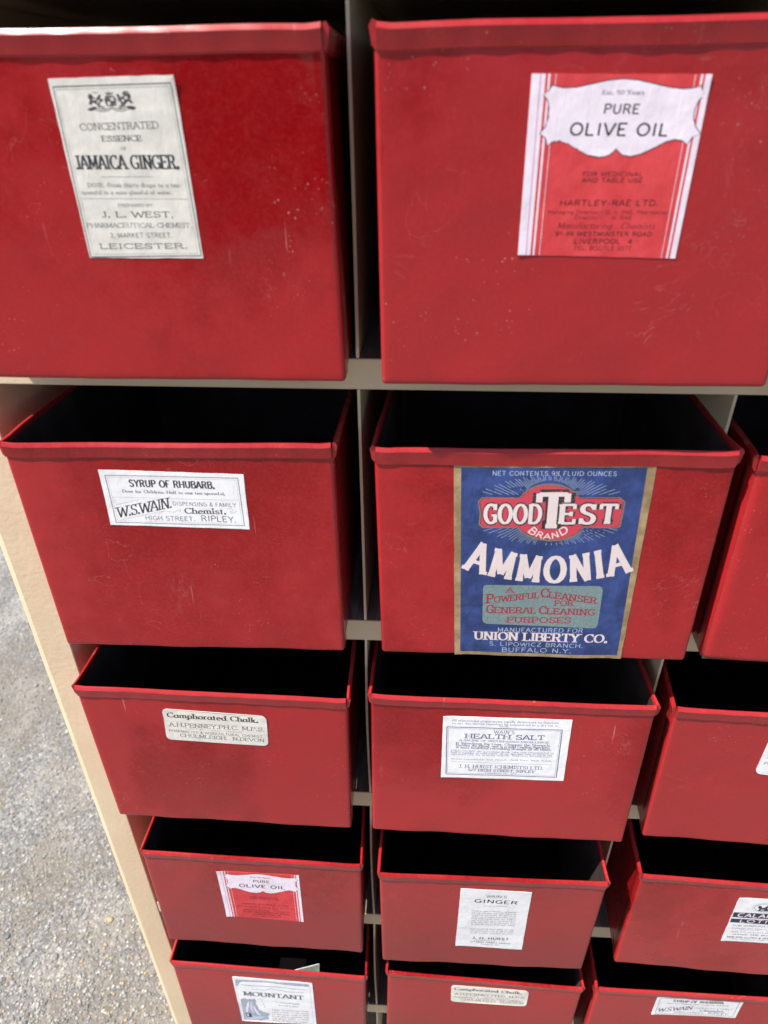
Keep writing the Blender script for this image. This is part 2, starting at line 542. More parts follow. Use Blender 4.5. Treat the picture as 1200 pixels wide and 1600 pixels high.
# ------------------------------------------------------------------ a pen-stroke alphabet for the printed labels
# width | strokes: L line(s), E arc (cx cy rx ry a0 a1), B bezier, S serif centred at x y, V short upright tick x y0 y1, D dot x y
G = {
'A': (7.6, 'L 0 0 3.8 10;L 3.8 10 7.6 0;L 1.4 3.4 6.2 3.4;S 0 0;S 7.6 0'),
'B': (7, 'L 1 0 1 10;L 1 9.7 4 9.7;E 4 7.6 2.1 2.1 90 -90;L 1 5.4 4 5.4;E 4.1 2.9 2.6 2.6 90 -90;L 1 .3 4.1 .3;S 1 0;S 1 10'),
'C': (7.8, 'E 4.5 5 4 4.7 48 312;V 7.3 10 7;V 7.4 .6 2.6'),
'D': (8, 'L 1 0 1 10;L 1 9.7 3.6 9.7;E 3.6 5 4 4.7 90 -90;L 1 .3 3.6 .3;S 1 0;S 1 10'),
'E': (6.8, 'L 1 0 1 10;L 1 9.7 6.2 9.7;L 1 5.1 4.9 5.1;L 1 .3 6.4 .3;V 6.2 10 7.6;V 6.4 0 2.5;V 4.9 6.2 4;S 1 0;S 1 10'),
'F': (6.3, 'L 1 0 1 10;L 1 9.7 6.2 9.7;L 1 5.1 4.9 5.1;V 6.2 10 7.6;V 4.9 6.2 4;S 1 0;S 1 10'),
'G': (8.2, 'E 4.5 5 4 4.7 48 318;L 7.4 .8 7.4 4.3;L 5 4.3 8.4 4.3;V 7.3 10 7'),
'H': (8.2, 'L 1 0 1 10;L 7.2 0 7.2 10;L 1 5.1 7.2 5.1;S 1 0;S 1 10;S 7.2 0;S 7.2 10'),
'I': (3.2, 'L 1.6 0 1.6 10;S 1.6 0;S 1.6 10'),
'J': (5, 'L 3.8 10 3.8 2.4;E 2.2 2.4 1.6 2.1 0 -150;S 3.8 10'),
'K': (7.6, 'L 1 0 1 10;L 1.2 3.6 6.6 10;L 3.2 6 7.2 0;S 1 0;S 1 10;S 7.2 0;S 6.4 10'),
'L': (6.4, 'L 1 0 1 10;L 1 .3 6 .3;V 6 0 2.5;S 1 0;S 1 10'),
'M': (9.6, 'L 1.2 0 1.2 10;L 1.2 10 4.8 1.5;L 4.8 1.5 8.4 10;L 8.4 0 8.4 10;S 1.2 0;S 1 10;S 8.4 0;S 8.6 10'),
'N': (8.4, 'L 1.2 0 1.2 10;L 1.2 10 7.2 0;L 7.2 0 7.2 10;S 1.2 0;S 1 10;S 7.2 10'),
'O': (8.8, 'E 4.4 5 3.9 4.7 0 360'),
'P': (6.8, 'L 1 0 1 10;L 1 9.7 4 9.7;E 4 7.3 2.4 2.4 90 -90;L 1 4.9 4 4.9;S 1 0;S 1 10'),
'Q': (8.8, 'E 4.4 5 3.9 4.7 0 360;L 5 2.5 8 -1'),
'R': (7.6, 'L 1 0 1 10;L 1 9.7 4 9.7;E 4 7.4 2.3 2.3 90 -90;L 1 5.1 4 5.1;L 4 5.1 7 0;S 1 0;S 1 10;S 7 0'),
'S': (6.8, 'B 6 8 5 10.3 1.1 10.4 1.1 7.5 1.1 4.7 6.2 5.6 6.2 2.6 6.2 -.6 1.6 -.5 .8 2.2;V 6.1 10 7.2;V .8 0 2.8'),
'T': (7.6, 'L 3.8 0 3.8 10;L .5 9.7 7.1 9.7;V .5 10 7.5;V 7.1 10 7.5;S 3.8 0'),
'U': (8.2, 'L 1.2 10 1.2 3.4;E 4.1 3.4 2.9 3.1 180 360;L 7 3.4 7 10;S 1.2 10;S 7 10'),
'V': (7.6, 'L 0 10 3.8 0;L 3.8 0 7.6 10;S 0 10;S 7.6 10'),
'W': (11, 'L 0 10 2.9 0;L 2.9 0 5.5 9;L 5.5 9 8.1 0;L 8.1 0 11 10;S 0 10;S 11 10'),
'X': (7.4, 'L .4 10 7 0;L .4 0 7 10;S .4 10;S 7 0;S .4 0;S 7 10'),
'Y': (7.4, 'L .2 10 3.7 5;L 3.7 5 7.2 10;L 3.7 0 3.7 5;S .2 10;S 7.2 10;S 3.7 0'),
'Z': (6.8, 'L .6 9.7 6.2 9.7;L 6.2 9.7 .4 .3;L .4 .3 6.4 .3;V 6.4 0 2.4;V .6 10 7.6'),
'0': (6.6, 'E 3.3 5 2.7 4.7 0 360'), '1': (4.4, 'L 2.4 0 2.4 10;L 2.4 10 .8 8;S 2.4 0'),
'2': (6.4, 'B .8 7.4 1 11 6 10.6 5.6 7 5.3 4.4 1.6 2.6 .6 .3;L .6 .3 6 .3'),
'3': (6.2, 'B .8 8.6 2 10.6 5.6 10.2 5.4 7.4 5.2 5.4 3.6 5.2 2.4 5.2;B 2.6 5.2 5.8 5.2 6.4 .4 2.8 .2 1.6 .2 .8 1 .5 1.8'),
'4': (6.6, 'L 4.8 0 4.8 10;L 4.8 10 .4 3;L .4 3 6.4 3'), '5': (6.4, 'L 5.6 9.7 1.4 9.7;L 1.4 9.7 1.1 5.3;B 1.1 5.3 3 7 5.9 5.8 5.7 3 5.5 .2 1.8 -.4 .5 1.8'),
'6': (6.4, 'E 3.3 3 2.6 2.8 0 360;B .7 3 .6 7 2.4 9.6 5.4 9.8 5.4 9.8 5.4 9.8 5.4 9.8'), '7': (6.2, 'L .4 9.7 5.8 9.7;L 5.8 9.7 2.2 0'),
'8': (6.4, 'E 3.2 7.5 2.2 2.3 0 360;E 3.2 2.7 2.7 2.6 0 360'), '9': (6.4, 'E 3.1 7 2.6 2.8 0 360;B 5.7 7 5.8 3 4 .4 1 .2 1 .2 1 .2 1 .2'),
'a': (5.8, 'E 2.7 2.9 2.2 2.9 0 360;L 4.9 6.2 4.9 0;S 5.2 0'), 'b': (6, 'E 3.3 3 2.2 2.9 0 360;L 1.1 0 1.1 10;S .8 10'),
'c': (5.2, 'E 2.9 3 2.3 2.9 50 310'), 'd': (6, 'E 2.7 3 2.2 2.9 0 360;L 4.9 0 4.9 10;S 5.2 0;S 4.6 10'),
'e': (5.4, 'E 2.8 3 2.3 2.9 0 325;L .6 3.2 5 3.2'), 'f': (4, 'L 1.7 0 1.7 8;E 3 8 1.3 1.9 180 60;L .3 6 3.4 6;S 1.7 0'),
'g': (5.8, 'E 2.7 3.2 2.1 2.7 0 360;L 4.8 6.2 4.8 -1;E 2.9 -1 1.9 1.9 0 -150'), 'h': (6.2, 'L 1.1 0 1.1 10;E 3.1 3.8 2 2.3 180 0;L 5.1 0 5.1 3.8;S 1.1 0;S 5.1 0;S .8 10'),
'i': (2.8, 'L 1.4 0 1.4 6.2;D 1.4 8.6;S 1.4 0'), 'j': (2.8, 'L 1.6 6.2 1.6 -2;D 1.6 8.6'), 'k': (5.8, 'L 1.1 0 1.1 10;L 1.3 2.4 4.8 6.2;L 2.6 3.8 5.2 0;S 1.1 0;S 5.2 0;S .8 10'),
'l': (2.8, 'L 1.4 0 1.4 10;S 1.4 0;S 1.1 10'), 'm': (9.2, 'L 1.1 0 1.1 6.2;E 2.9 4 1.8 2.1 180 0;L 4.7 0 4.7 4;E 6.4 4 1.7 2.1 180 0;L 8.1 0 8.1 4;S 1.1 0;S 4.7 0;S 8.1 0'),
'n': (6.2, 'L 1.1 0 1.1 6.2;E 3.1 3.9 2 2.2 180 0;L 5.1 0 5.1 3.9;S 1.1 0;S 5.1 0'), 'o': (5.8, 'E 2.9 3 2.4 2.9 0 360'),
'p': (6, 'E 3.3 3 2.2 2.9 0 360;L 1.1 -3 1.1 6.2;S 1.1 -3'), 'q': (6, 'E 2.7 3 2.2 2.9 0 360;L 4.9 -3 4.9 6.2'),
'r': (4.2, 'L 1.1 0 1.1 6.2;E 3 4 1.9 2 180 60;S 1.1 0'), 's': (4.8, 'B 4.2 5 3.4 6.4 .9 6.3 .9 4.6 .9 3 4.3 3.4 4.3 1.5 4.3 -.3 1.2 -.3 .6 1.3'),
't': (4, 'L 1.7 8 1.7 1.2;E 2.7 1.3 1 1.2 180 300;L .3 6 3.4 6'), 'u': (6.2, 'L 1.1 6.2 1.1 2.2;E 3.1 2.2 2 2.1 180 360;L 5.1 0 5.1 6.2'),
'v': (5.4, 'L .2 6.2 2.7 0;L 2.7 0 5.2 6.2'), 'w': (8, 'L .2 6.2 2.1 0;L 2.1 0 4 6;L 4 6 5.9 0;L 5.9 0 7.8 6.2'), 'x': (5.4, 'L .4 6.2 5 0;L .4 0 5 6.2'),
'y': (5.4, 'L .2 6.2 2.8 0;L 5.2 6.2 1.6 -3'), 'z': (5, 'L .5 6 4.5 6;L 4.5 6 .4 .2;L .4 .2 4.7 .2'),
';': (2.4, 'L 1.3 1.2 .6 -1.6;D 1.1 5'), '.': (2.4, 'D 1.1 .8'), ',': (2.4, 'L 1.3 1.2 .6 -1.6'), '-': (4.6, 'L .6 3.6 4 3.6'), "'": (2, 'L 1 10 .8 7.4'), ':': (2.4, 'D 1.1 .8;D 1.1 5'),
'&': (7.4, 'B 6.8 0 4 4 1.6 7 2 8.6 2.4 10.6 5.2 9.8 4.6 7.6 4 5.8 .6 5 .6 2.4;B .6 2.4 .8 -.6 5.4 -.6 6.6 4.4 6.6 4.4 6.6 4.4 6.6 4.4'),
'(': (3, 'E 3.6 5 2.6 6.2 130 230'), ')': (3, 'E -.6 5 2.6 6.2 50 -50'), '/': (4.4, 'L .2 -.6 4.2 10.4'),
'½': (7.4, 'L 1.4 5.2 1.4 10;L 1 -.2 6 10.2;B 4.4 3.6 4.6 5.2 6.8 5 6.6 3.4 6.4 2 5 1 4.4 .2;L 4.4 .2 7 .2'), ' ': (3.6, ''),
}
ST = {  # stem, hairline (of the cap height), serif length, nib angle, shear, tracking
'serif': (.14, .07, .30, 12, 0, .8), 'serifb': (.225, .08, .36, 12, 0, .8), 'serifd': (.15, .07, .42, 12, .06, .2), 'serifi': (.11, .045, 0, 12, .28, .7),
'sans': (.12, .11, 0, 0, 0, 1.2), 'sansb': (.20, .16, 0, 0, .05, 1.5), 'sansc': (.125, .11, 0, 0, 0, 1.5), 'sanscb': (.25, .13, 0, 0, 0, 1.3),
'slab': (.19, .12, .40, 0, 0, 1.0), 'slabh': (.255, .12, .16, 0, 0, 2.5), 'slabhw': (.24, .12, .14, 0, 0, 1.7), 'slabsh': (.36, .24, .24, 0, 0, 1.7),
}

def ribbon(pts, tk, tn, nib):
    """outline of a pen stroke as (left, right) point rows"""
    n = len(pts); L = []; Rr = []
    for i in range(n):
        a = pts[max(i - 1, 0)]; b = pts[min(i + 1, n - 1)]
        dx, dy = b[0] - a[0], b[1] - a[1]
        l = math.hypot(dx, dy) or 1.0
        dx /= l; dy /= l
        w = tn + (tk - tn) * abs(dx * math.sin(nib) - dy * math.cos(nib)) ** 1.3
        L.append((pts[i][0] - dy * w / 2, pts[i][1] + dx * w / 2))
        Rr.append((pts[i][0] + dy * w / 2, pts[i][1] - dx * w / 2))
    return L, Rr

def text_strips(s, width, cap, style):
    """quads strips (in mm, baseline at 0) for a line of lettering fitted to width"""
    tk, tn, sl, nib, shear, track = ST[style]
    nib = math.radians(nib)
    adv = sum(G[c][0] + track for c in s) - track
    sx = width / adv; sy = cap / 10.0
    cond = min(1.0, max(.45, sx / sy))
    TK, TN, SL = tk * cap * (.30 + .70 * cond), tn * cap, sl * cap * max(.5, min(1.3, sx / sy))
    out = []; x = 0.0
    P = lambda a, b: ((x + a) * sx, b * sy)
    for c in s:
        w, spec = G[c]
        for cmd in filter(None, spec.split(';')):
            k, *r = cmd.split(); r = [float(q) for q in r]
            if k == 'L':
                out.append(ribbon([P(r[0], r[1]), P(r[2], r[3])], TK, TN, nib))
            elif k == 'E':
                cx, cy, rx, ry, a0, a1 = r
                m_ = max(5, int(abs(a1 - a0) / 22))
                closed = abs(a1 - a0) >= 359
                pts = [P(cx + rx * math.cos(math.radians(a0 + (a1 - a0) * i / m_)), cy + ry * math.sin(math.radians(a0 + (a1 - a0) * i / m_))) for i in range(m_ + 1)]
                if closed:
                    ext = [pts[-2]] + pts + [pts[1]]
                    l_, r_ = ribbon(ext, TK, TN, nib)
                    out.append((l_[1:-1], r_[1:-1]))
                else:
                    out.append(ribbon(pts, TK, TN, nib))
            elif k == 'B':
                pts = []
                q = list(zip(r[::2], r[1::2])); p0 = q[0]
                for i in range(1, len(q) - 2, 3):
                    p1, p2, p3 = q[i], q[i + 1], q[i + 2]
                    if p1 == p3:
                        break
                    for j in range(7):
                        t = j / 7; u = 1 - t
                        pts.append(P(*(u ** 3 * p0[d] + 3 * u * u * t * p1[d] + 3 * u * t * t * p2[d] + t ** 3 * p3[d] for d in (0, 1))))
                    p0 = p3
                pts.append(P(*p0))
                out.append(ribbon(pts, TK, TN, nib))
            elif k == 'S' and SL > 0:
                y = r[1] * sy + (TN / 2 if r[1] < 5 else -TN / 2)
                cx = (x + r[0]) * sx
                out.append(ribbon([(cx - SL / 2 - TK * .3, y), (cx + SL / 2 + TK * .3, y)], TN, TN, 0))
            elif k == 'V' and SL > 0:
                out.append(ribbon([P(r[0], r[1]), P(r[0], r[2])], TN * 1.3, TN * 1.3, 0))
            elif k == 'D':
                cx, cy = P(*r); d = TK * .62
                out.append(([(cx - d, cy + d), (cx + d, cy + d)], [(cx - d, cy - d), (cx + d, cy - d)]))
        x += w + track
    if shear:
        out = [tuple([(a + shear * b, b) for a, b in row] for row in st) for st in out]
    return out
# ------------------------------------------------------------------ what is printed on each kind of label (0..1 across and up the paper)
DESIGNS = {
 'ginger_essence': [
  ('l',[(0.0265,0.959),(0.9678,0.9606),(0.985,0.016),(0.012,0.0055),(0.0265,0.959)],0.55,'ink'),
  ('l',[(0.0439,0.9444),(0.9479,0.9457),(0.9587,0.0301),(0.0391,0.0218),(0.0439,0.9444)],0.25,'grey'),
  ('t', 'CONCENTRATED', 0.1705, 0.732, 0.81, 0.736, 0.0371, 'serif', 'soft'),
  ('t', 'ESSENCE', 0.3278, 0.6729, 0.6544, 0.6723, 0.0301, 'serifb', 'ink'),
  ('t', 'OF', 0.4668, 0.6259, 0.5131, 0.6253, 0.0168, 'serif', 'soft'),
  ('t', 'JAMAICA GINGER.', 0.063, 0.5246, 0.9223, 0.5191, 0.0764, 'serifb', 'ink'),
  ('l',[(0.2544,0.4811),(0.695,0.4787)],0.25,'grey'),
  ('t', 'DOSE.-From thirty drops to a tea-', 0.1275, 0.4246, 0.914, 0.4185, 0.0233, 'serif', 'soft'),
  ('t', 'spoonful in a wine-glassful of water.', 0.059, 0.384, 0.8248, 0.3788, 0.0212, 'serif', 'soft'),
  ('l',[(0.0444,0.3592),(0.9478,0.3511)],0.25,'grey'),
  ('t', 'PREPARED BY', 0.348, 0.3099, 0.6407, 0.3084, 0.0166, 'serif', 'soft'),
  ('t', 'J. L. WEST,', 0.1853, 0.2473, 0.8048, 0.2466, 0.0336, 'serifb', 'ink'),
  ('t', 'PHARMACEUTICAL CHEMIST.', 0.0387, 0.1866, 0.9467, 0.1861, 0.0274, 'serif', 'soft'),
  ('t', '3, MARKET STREET.', 0.2236, 0.1252, 0.7637, 0.1264, 0.0286, 'sans', 'soft'),
  ('t', 'LEICESTER.', 0.1115, 0.057, 0.8823, 0.06, 0.0318, 'slab', 'soft'),
 ],
 'olive_oil': [
  ('p',[(0.1241,0.9445),(0.184,0.9305),(0.2612,0.9342),(0.3459,0.9513),(0.43,0.9683),(0.5148,0.9769),(0.6017,0.9706),(0.6906,0.9527),(0.7794,0.9365),(0.857,0.9285),(0.9129,0.9338),(0.9482,0.9455),(0.9625,0.9232),(0.9813,0.8982),(0.9545,0.8728),(0.9398,0.8302),(0.9431,0.7829),(0.964,0.7395),(0.9988,0.7046),(0.9562,0.6847),(0.9348,0.6461),(0.9011,0.6664),(0.8606,0.6723),(0.8135,0.6611),(0.7414,0.6235),(0.6769,0.5937),(0.6192,0.5794),(0.5676,0.588),(0.5275,0.6195),(0.4971,0.5881),(0.4389,0.5728),(0.3767,0.5832),(0.3015,0.6172),(0.2477,0.644),(0.1955,0.6598),(0.1557,0.6549),(0.1258,0.6319),(0.1117,0.6699),(0.0755,0.6984),(0.105,0.7344),(0.117,0.7813),(0.1149,0.8292),(0.1005,0.8723),(0.0787,0.8935),(0.1029,0.9149)],0,'white'),
  ('l',[(0.1241,0.9445),(0.184,0.9305),(0.2612,0.9342),(0.3459,0.9513),(0.43,0.9683),(0.5148,0.9769),(0.6017,0.9706),(0.6906,0.9527),(0.7794,0.9365),(0.857,0.9285),(0.9129,0.9338),(0.9482,0.9455),(0.9625,0.9232),(0.9813,0.8982),(0.9545,0.8728),(0.9398,0.8302),(0.9431,0.7829),(0.964,0.7395),(0.9988,0.7046),(0.9562,0.6847),(0.9348,0.6461),(0.9011,0.6664),(0.8606,0.6723),(0.8135,0.6611),(0.7414,0.6235),(0.6769,0.5937),(0.6192,0.5794),(0.5676,0.588),(0.5275,0.6195),(0.4971,0.5881),(0.4389,0.5728),(0.3767,0.5832),(0.3015,0.6172),(0.2477,0.644),(0.1955,0.6598),(0.1557,0.6549),(0.1258,0.6319),(0.1117,0.6699),(0.0755,0.6984),(0.105,0.7344),(0.117,0.7813),(0.1149,0.8292),(0.1005,0.8723),(0.0787,0.8935),(0.1029,0.9149),(0.1241,0.9445)],0.6,'ink'),
  ('t', 'Est. 50 Years', 0.4086, 0.8978, 0.6429, 0.899, 0.0227, 'serifb', 'soft'),
  ('t', 'PURE', 0.4284, 0.8027, 0.6308, 0.8023, 0.049, 'sansb', 'ink'),
  ('t', 'OLIVE OIL', 0.2473, 0.6891, 0.8129, 0.6897, 0.0655, 'sansb', 'ink'),
  ('t', 'FOR MEDICINAL', 0.3509, 0.4708, 0.708, 0.4735, 0.0235, 'sansb', 'dred'),
  ('t', 'AND TABLE USE', 0.3534, 0.4366, 0.7109, 0.4395, 0.0237, 'sansb', 'dred'),
  ('t', 'HARTLEY-RAE LTD.', 0.2344, 0.3006, 0.8297, 0.31, 0.0323, 'sansb', 'dred'),
  ('t', 'Managing Director - G. A. RAE, Pharmacist', 0.1655, 0.2536, 0.8954, 0.2638, 0.0208, 'sans', 'dred'),
  ('t', 'Director -    N. RAE', 0.3324, 0.2243, 0.6852, 0.2273, 0.021, 'sans', 'dred'),
  ('t', 'Manufacturing   Chemists', 0.2326, 0.1667, 0.834, 0.1745, 0.0364, 'serifi', 'dred'),
  ('t', '91-99 WESTMINSTER ROAD', 0.2268, 0.1223, 0.823, 0.1315, 0.0256, 'sansb', 'dred'),
  ('t', 'LIVERPOOL  4', 0.3486, 0.0768, 0.7092, 0.084, 0.03, 'sansb', 'dred'),
  ('t', 'TEL. BOOTLE 3377', 0.3514, 0.037, 0.7105, 0.0444, 0.0251, 'sans', 'dred'),
 ],
 'rhubarb': [
  ('l',[(0.0391,0.9081),(0.9592,0.9325),(0.9667,0.0667),(0.0437,0.0478),(0.0391,0.9081)],0.55,'ink'),
  ('l',[(0.0514,0.8757),(0.9454,0.9003),(0.9535,0.0989),(0.0593,0.0801),(0.0514,0.8757)],0.22,'grey'),
  ('t', 'SYRUP OF RHUBARB.', 0.1971, 0.7167, 0.7897, 0.7307, 0.1263, 'sanscb', 'ink'),
  ('t', 'Dose for Children.-Half to one tea-spoonful.', 0.1373, 0.6091, 0.8574, 0.6219, 0.0492, 'serifb', 'ink'),
  ('l',[(0.0502,0.5155),(0.9421,0.5358)],0.25,'grey'),
  ('t', 'W.S.WAIN.', 0.0677, 0.1321, 0.4689, 0.3602, 0.1922, 'serifd', 'ink'),
  ('l',[(0.069,0.3752),(0.2462,0.4903)],0.25,'grey'),
  ('l',[(0.0874,0.098),(0.4111,0.2972)],0.25,'grey'),
  ('l',[(0.0708,0.4751),(0.0773,0.381)],0.25,'grey'),
  ('t', 'DISPENSING & FAMILY', 0.4787, 0.4036, 0.9236, 0.4101, 0.0701, 'sansc', 'soft'),
  ('t', 'Chemist.', 0.5546, 0.2594, 0.8469, 0.2702, 0.1062, 'serifb', 'ink'),
  ('t', 'HIGH STREET.', 0.2627, 0.1137, 0.6192, 0.1226, 0.0822, 'sans', 'soft'),
  ('t', 'RIPLEY.', 0.6637, 0.1292, 0.9125, 0.1208, 0.1075, 'sans', 'ink'),
  ('l',[(0.362,0.2246),(0.3903,0.2777),(0.4209,0.2981),(0.4491,0.2829),(0.4774,0.2703),(0.5098,0.3185),(0.5307,0.3405),(0.5176,0.289)],0.3,'grey'),
  ('l',[(0.8565,0.3616),(0.882,0.3889),(0.8996,0.3529),(0.8782,0.3133),(0.9066,0.2982),(0.9232,0.3424)],0.3,'grey'),
 ],
 'ammonia': [
  ('p',[(0.0372,0.9721),(0.9552,0.9893),(0.9752,0.0185),(0.0352,0.0184)],0,'blue'),
  ('l',[(0.8132,0.709),(0.858,0.6983)],0.32,'pale'),
  ('l',[(0.7635,0.7081),(0.841,0.6858)],0.32,'pale'),
  ('l',[(0.7266,0.7074),(0.7914,0.6855)],0.32,'pale'),
  ('l',[(0.6979,0.7068),(0.7972,0.6683)],0.32,'pale'),
  ('l',[(0.675,0.7064),(0.7752,0.6621)],0.32,'pale'),
  ('l',[(0.6561,0.706),(0.7338,0.6673)],0.32,'pale'),
  ('l',[(0.6473,0.7018),(0.7405,0.6499)],0.32,'pale'),
  ('l',[(0.643,0.6953),(0.719,0.6482)],0.32,'pale'),
  ('l',[(0.6383,0.689),(0.6856,0.6565)],0.32,'pale'),
  ('l',[(0.6332,0.6829),(0.6918,0.6385)],0.32,'pale'),
  ('l',[(0.6277,0.6772),(0.6725,0.6397)],0.32,'pale'),
  ('l',[(0.6218,0.6717),(0.6455,0.6499)],0.32,'pale'),
  ('l',[(0.6156,0.6665),(0.6503,0.6312)],0.32,'pale'),
  ('l',[(0.6091,0.6616),(0.6334,0.6343)],0.32,'pale'),
  ('l',[(0.6022,0.6571),(0.6115,0.6456)],0.32,'pale'),
  ('l',[(0.5951,0.6529),(0.6142,0.6265)],0.32,'pale'),
  ('l',[(0.5876,0.6491),(0.5995,0.6309)],0.32,'pale'),
  ('l',[(0.572,0.6426),(0.5817,0.6235)],0.32,'pale'),
  ('l',[(0.5639,0.6399),(0.5689,0.6286)],0.32,'pale'),
  ('l',[(0.5471,0.6358),(0.5516,0.6215)],0.32,'pale'),
  ('l',[(0.5209,0.6328),(0.5226,0.6205)],0.32,'pale'),
  ('l',[(0.4942,0.6336),(0.4937,0.6202)],0.32,'pale'),
  ('l',[(0.4677,0.6381),(0.4638,0.6207)],0.32,'pale'),
  ('l',[(0.4591,0.6405),(0.4551,0.6269)],0.32,'pale'),
  ('l',[(0.4422,0.6464),(0.4318,0.6222)],0.32,'pale'),
  ('l',[(0.434,0.6499),(0.4232,0.6283)],0.32,'pale'),
  ('l',[(0.4259,0.6538),(0.4191,0.642)],0.32,'pale'),
  ('l',[(0.4182,0.6581),(0.3964,0.6249)],0.32,'pale'),
  ('l',[(0.4106,0.6627),(0.387,0.631)],0.32,'pale'),
  ('l',[(0.4033,0.6676),(0.3843,0.6449)],0.32,'pale'),
  ('l',[(0.3964,0.6728),(0.3557,0.6296)],0.32,'pale'),
  ('l',[(0.3897,0.6784),(0.3446,0.6356)],0.32,'pale'),
  ('l',[(0.3833,0.6842),(0.343,0.6501)],0.32,'pale'),
  ('l',[(0.3773,0.6903),(0.3077,0.6376)],0.32,'pale'),
  ('l',[(0.3717,0.6966),(0.2932,0.6437)],0.32,'pale'),
  ('l',[(0.362,0.7005),(0.2927,0.659)],0.32,'pale'),
  ('l',[(0.3431,0.7002),(0.2505,0.6512)],0.32,'pale'),
  ('l',[(0.3202,0.6997),(0.2302,0.658)],0.32,'pale'),
  ('l',[(0.2915,0.6992),(0.2315,0.675)],0.32,'pale'),
  ('l',[(0.2546,0.6985),(0.1849,0.6744)],0.32,'pale'),
  ('l',[(0.2049,0.6976),(0.157,0.6837)],0.32,'pale'),
  ('l',[(0.1981,0.8555),(0.1484,0.8674)],0.32,'pale'),
  ('l',[(0.2462,0.8564),(0.1634,0.8802)],0.32,'pale'),
  ('l',[(0.2819,0.8571),(0.2099,0.8814)],0.32,'pale'),
  ('l',[(0.3096,0.8576),(0.2068,0.8975)],0.32,'pale'),
  ('l',[(0.3319,0.858),(0.2267,0.9045)],0.32,'pale'),
  ('l',[(0.3502,0.8584),(0.2655,0.9005)],0.32,'pale'),
  ('l',[(0.3589,0.8624),(0.2617,0.9165)],0.32,'pale'),
  ('l',[(0.3634,0.8685),(0.2816,0.9191)],0.32,'pale'),
  ('l',[(0.3683,0.8743),(0.313,0.9122)],0.32,'pale'),
  ('l',[(0.3735,0.8799),(0.3094,0.9285)],0.32,'pale'),
  ('l',[(0.379,0.8852),(0.3276,0.9282)],0.32,'pale'),
  ('l',[(0.3849,0.8902),(0.3531,0.9195)],0.32,'pale'),
  ('l',[(0.391,0.8949),(0.3505,0.9361)],0.32,'pale'),
  ('l',[(0.3974,0.8993),(0.3666,0.9339)],0.32,'pale'),
  ('l',[(0.4041,0.9034),(0.3874,0.9242)],0.32,'pale'),
  ('l',[(0.4111,0.9072),(0.3865,0.9411)],0.32,'pale'),
  ('l',[(0.4182,0.9106),(0.4007,0.9377)],0.32,'pale'),
  ('l',[(0.4256,0.9137),(0.4178,0.9273)],0.32,'pale'),
  ('l',[(0.4332,0.9165),(0.419,0.9444)],0.32,'pale'),
  ('l',[(0.4409,0.9188),(0.4315,0.9401)],0.32,'pale'),
  ('l',[(0.4488,0.9209),(0.4456,0.9293)],0.32,'pale'),
  ('l',[(0.4568,0.9225),(0.4493,0.9465)],0.32,'pale'),
  ('l',[(0.465,0.9238),(0.4604,0.9416)],0.32,'pale'),
  ('l',[(0.4815,0.9252),(0.4785,0.9476)],0.32,'pale'),
  ('l',[(0.4899,0.9254),(0.4886,0.9424)],0.32,'pale'),
  ('l',[(0.5066,0.9246),(0.5076,0.9479)],0.32,'pale'),
  ('l',[(0.515,0.9236),(0.5169,0.9425)],0.32,'pale'),
  ('l',[(0.5233,0.9223),(0.5247,0.9308)],0.32,'pale'),
  ('l',[(0.5316,0.9205),(0.5377,0.9473)],0.32,'pale'),
  ('l',[(0.5398,0.9185),(0.5466,0.9418)],0.32,'pale'),
  ('l',[(0.5479,0.916),(0.5529,0.9298)],0.32,'pale'),
  ('l',[(0.5559,0.9132),(0.5698,0.9456)],0.32,'pale'),
  ('l',[(0.5638,0.9101),(0.5788,0.9402)],0.32,'pale'),
  ('l',[(0.5715,0.9066),(0.5838,0.9279)],0.32,'pale'),
  ('l',[(0.579,0.9027),(0.6052,0.9426)],0.32,'pale'),
  ('l',[(0.5864,0.8986),(0.6151,0.9372)],0.32,'pale'),
  ('l',[(0.5935,0.8941),(0.619,0.9245)],0.32,'pale'),
  ('l',[(0.6003,0.8893),(0.6457,0.9374)],0.32,'pale'),
  ('l',[(0.607,0.8842),(0.6575,0.9321)],0.32,'pale'),
  ('l',[(0.6133,0.8789),(0.6604,0.9187)],0.32,'pale'),
  ('l',[(0.6194,0.8733),(0.693,0.9289)],0.32,'pale'),
  ('l',[(0.6252,0.8674),(0.7083,0.9234)],0.32,'pale'),
  ('l',[(0.6347,0.8637),(0.7102,0.9089)],0.32,'pale'),
  ('l',[(0.653,0.8641),(0.7488,0.9147)],0.32,'pale'),
  ('l',[(0.6752,0.8645),(0.7697,0.9083)],0.32,'pale'),
  ('l',[(0.7029,0.865),(0.7696,0.8919)],0.32,'pale'),
  ('l',[(0.7386,0.8657),(0.8121,0.8911)],0.32,'pale'),
  ('l',[(0.7868,0.8666),(0.8402,0.8821)],0.32,'pale'),
  ('p',[(0.145,0.8417),(0.3362,0.8453),(0.3531,0.864),(0.3788,0.8827),(0.4134,0.9006),(0.4532,0.9092),(0.4979,0.9116),(0.5436,0.9062),(0.5906,0.8914),(0.6252,0.8691),(0.6431,0.8511),(0.8459,0.8565),(0.8743,0.8361),(0.8751,0.7971),(0.8709,0.7177),(0.8536,0.7089),(0.6794,0.7099),(0.6622,0.6839),(0.6292,0.6618),(0.5742,0.6451),(0.5177,0.6397),(0.4601,0.6438),(0.4067,0.6567),(0.3624,0.6783),(0.3372,0.7018),(0.1495,0.6982),(0.1303,0.7148),(0.1353,0.7667),(0.1246,0.8221)],0,'gold'),
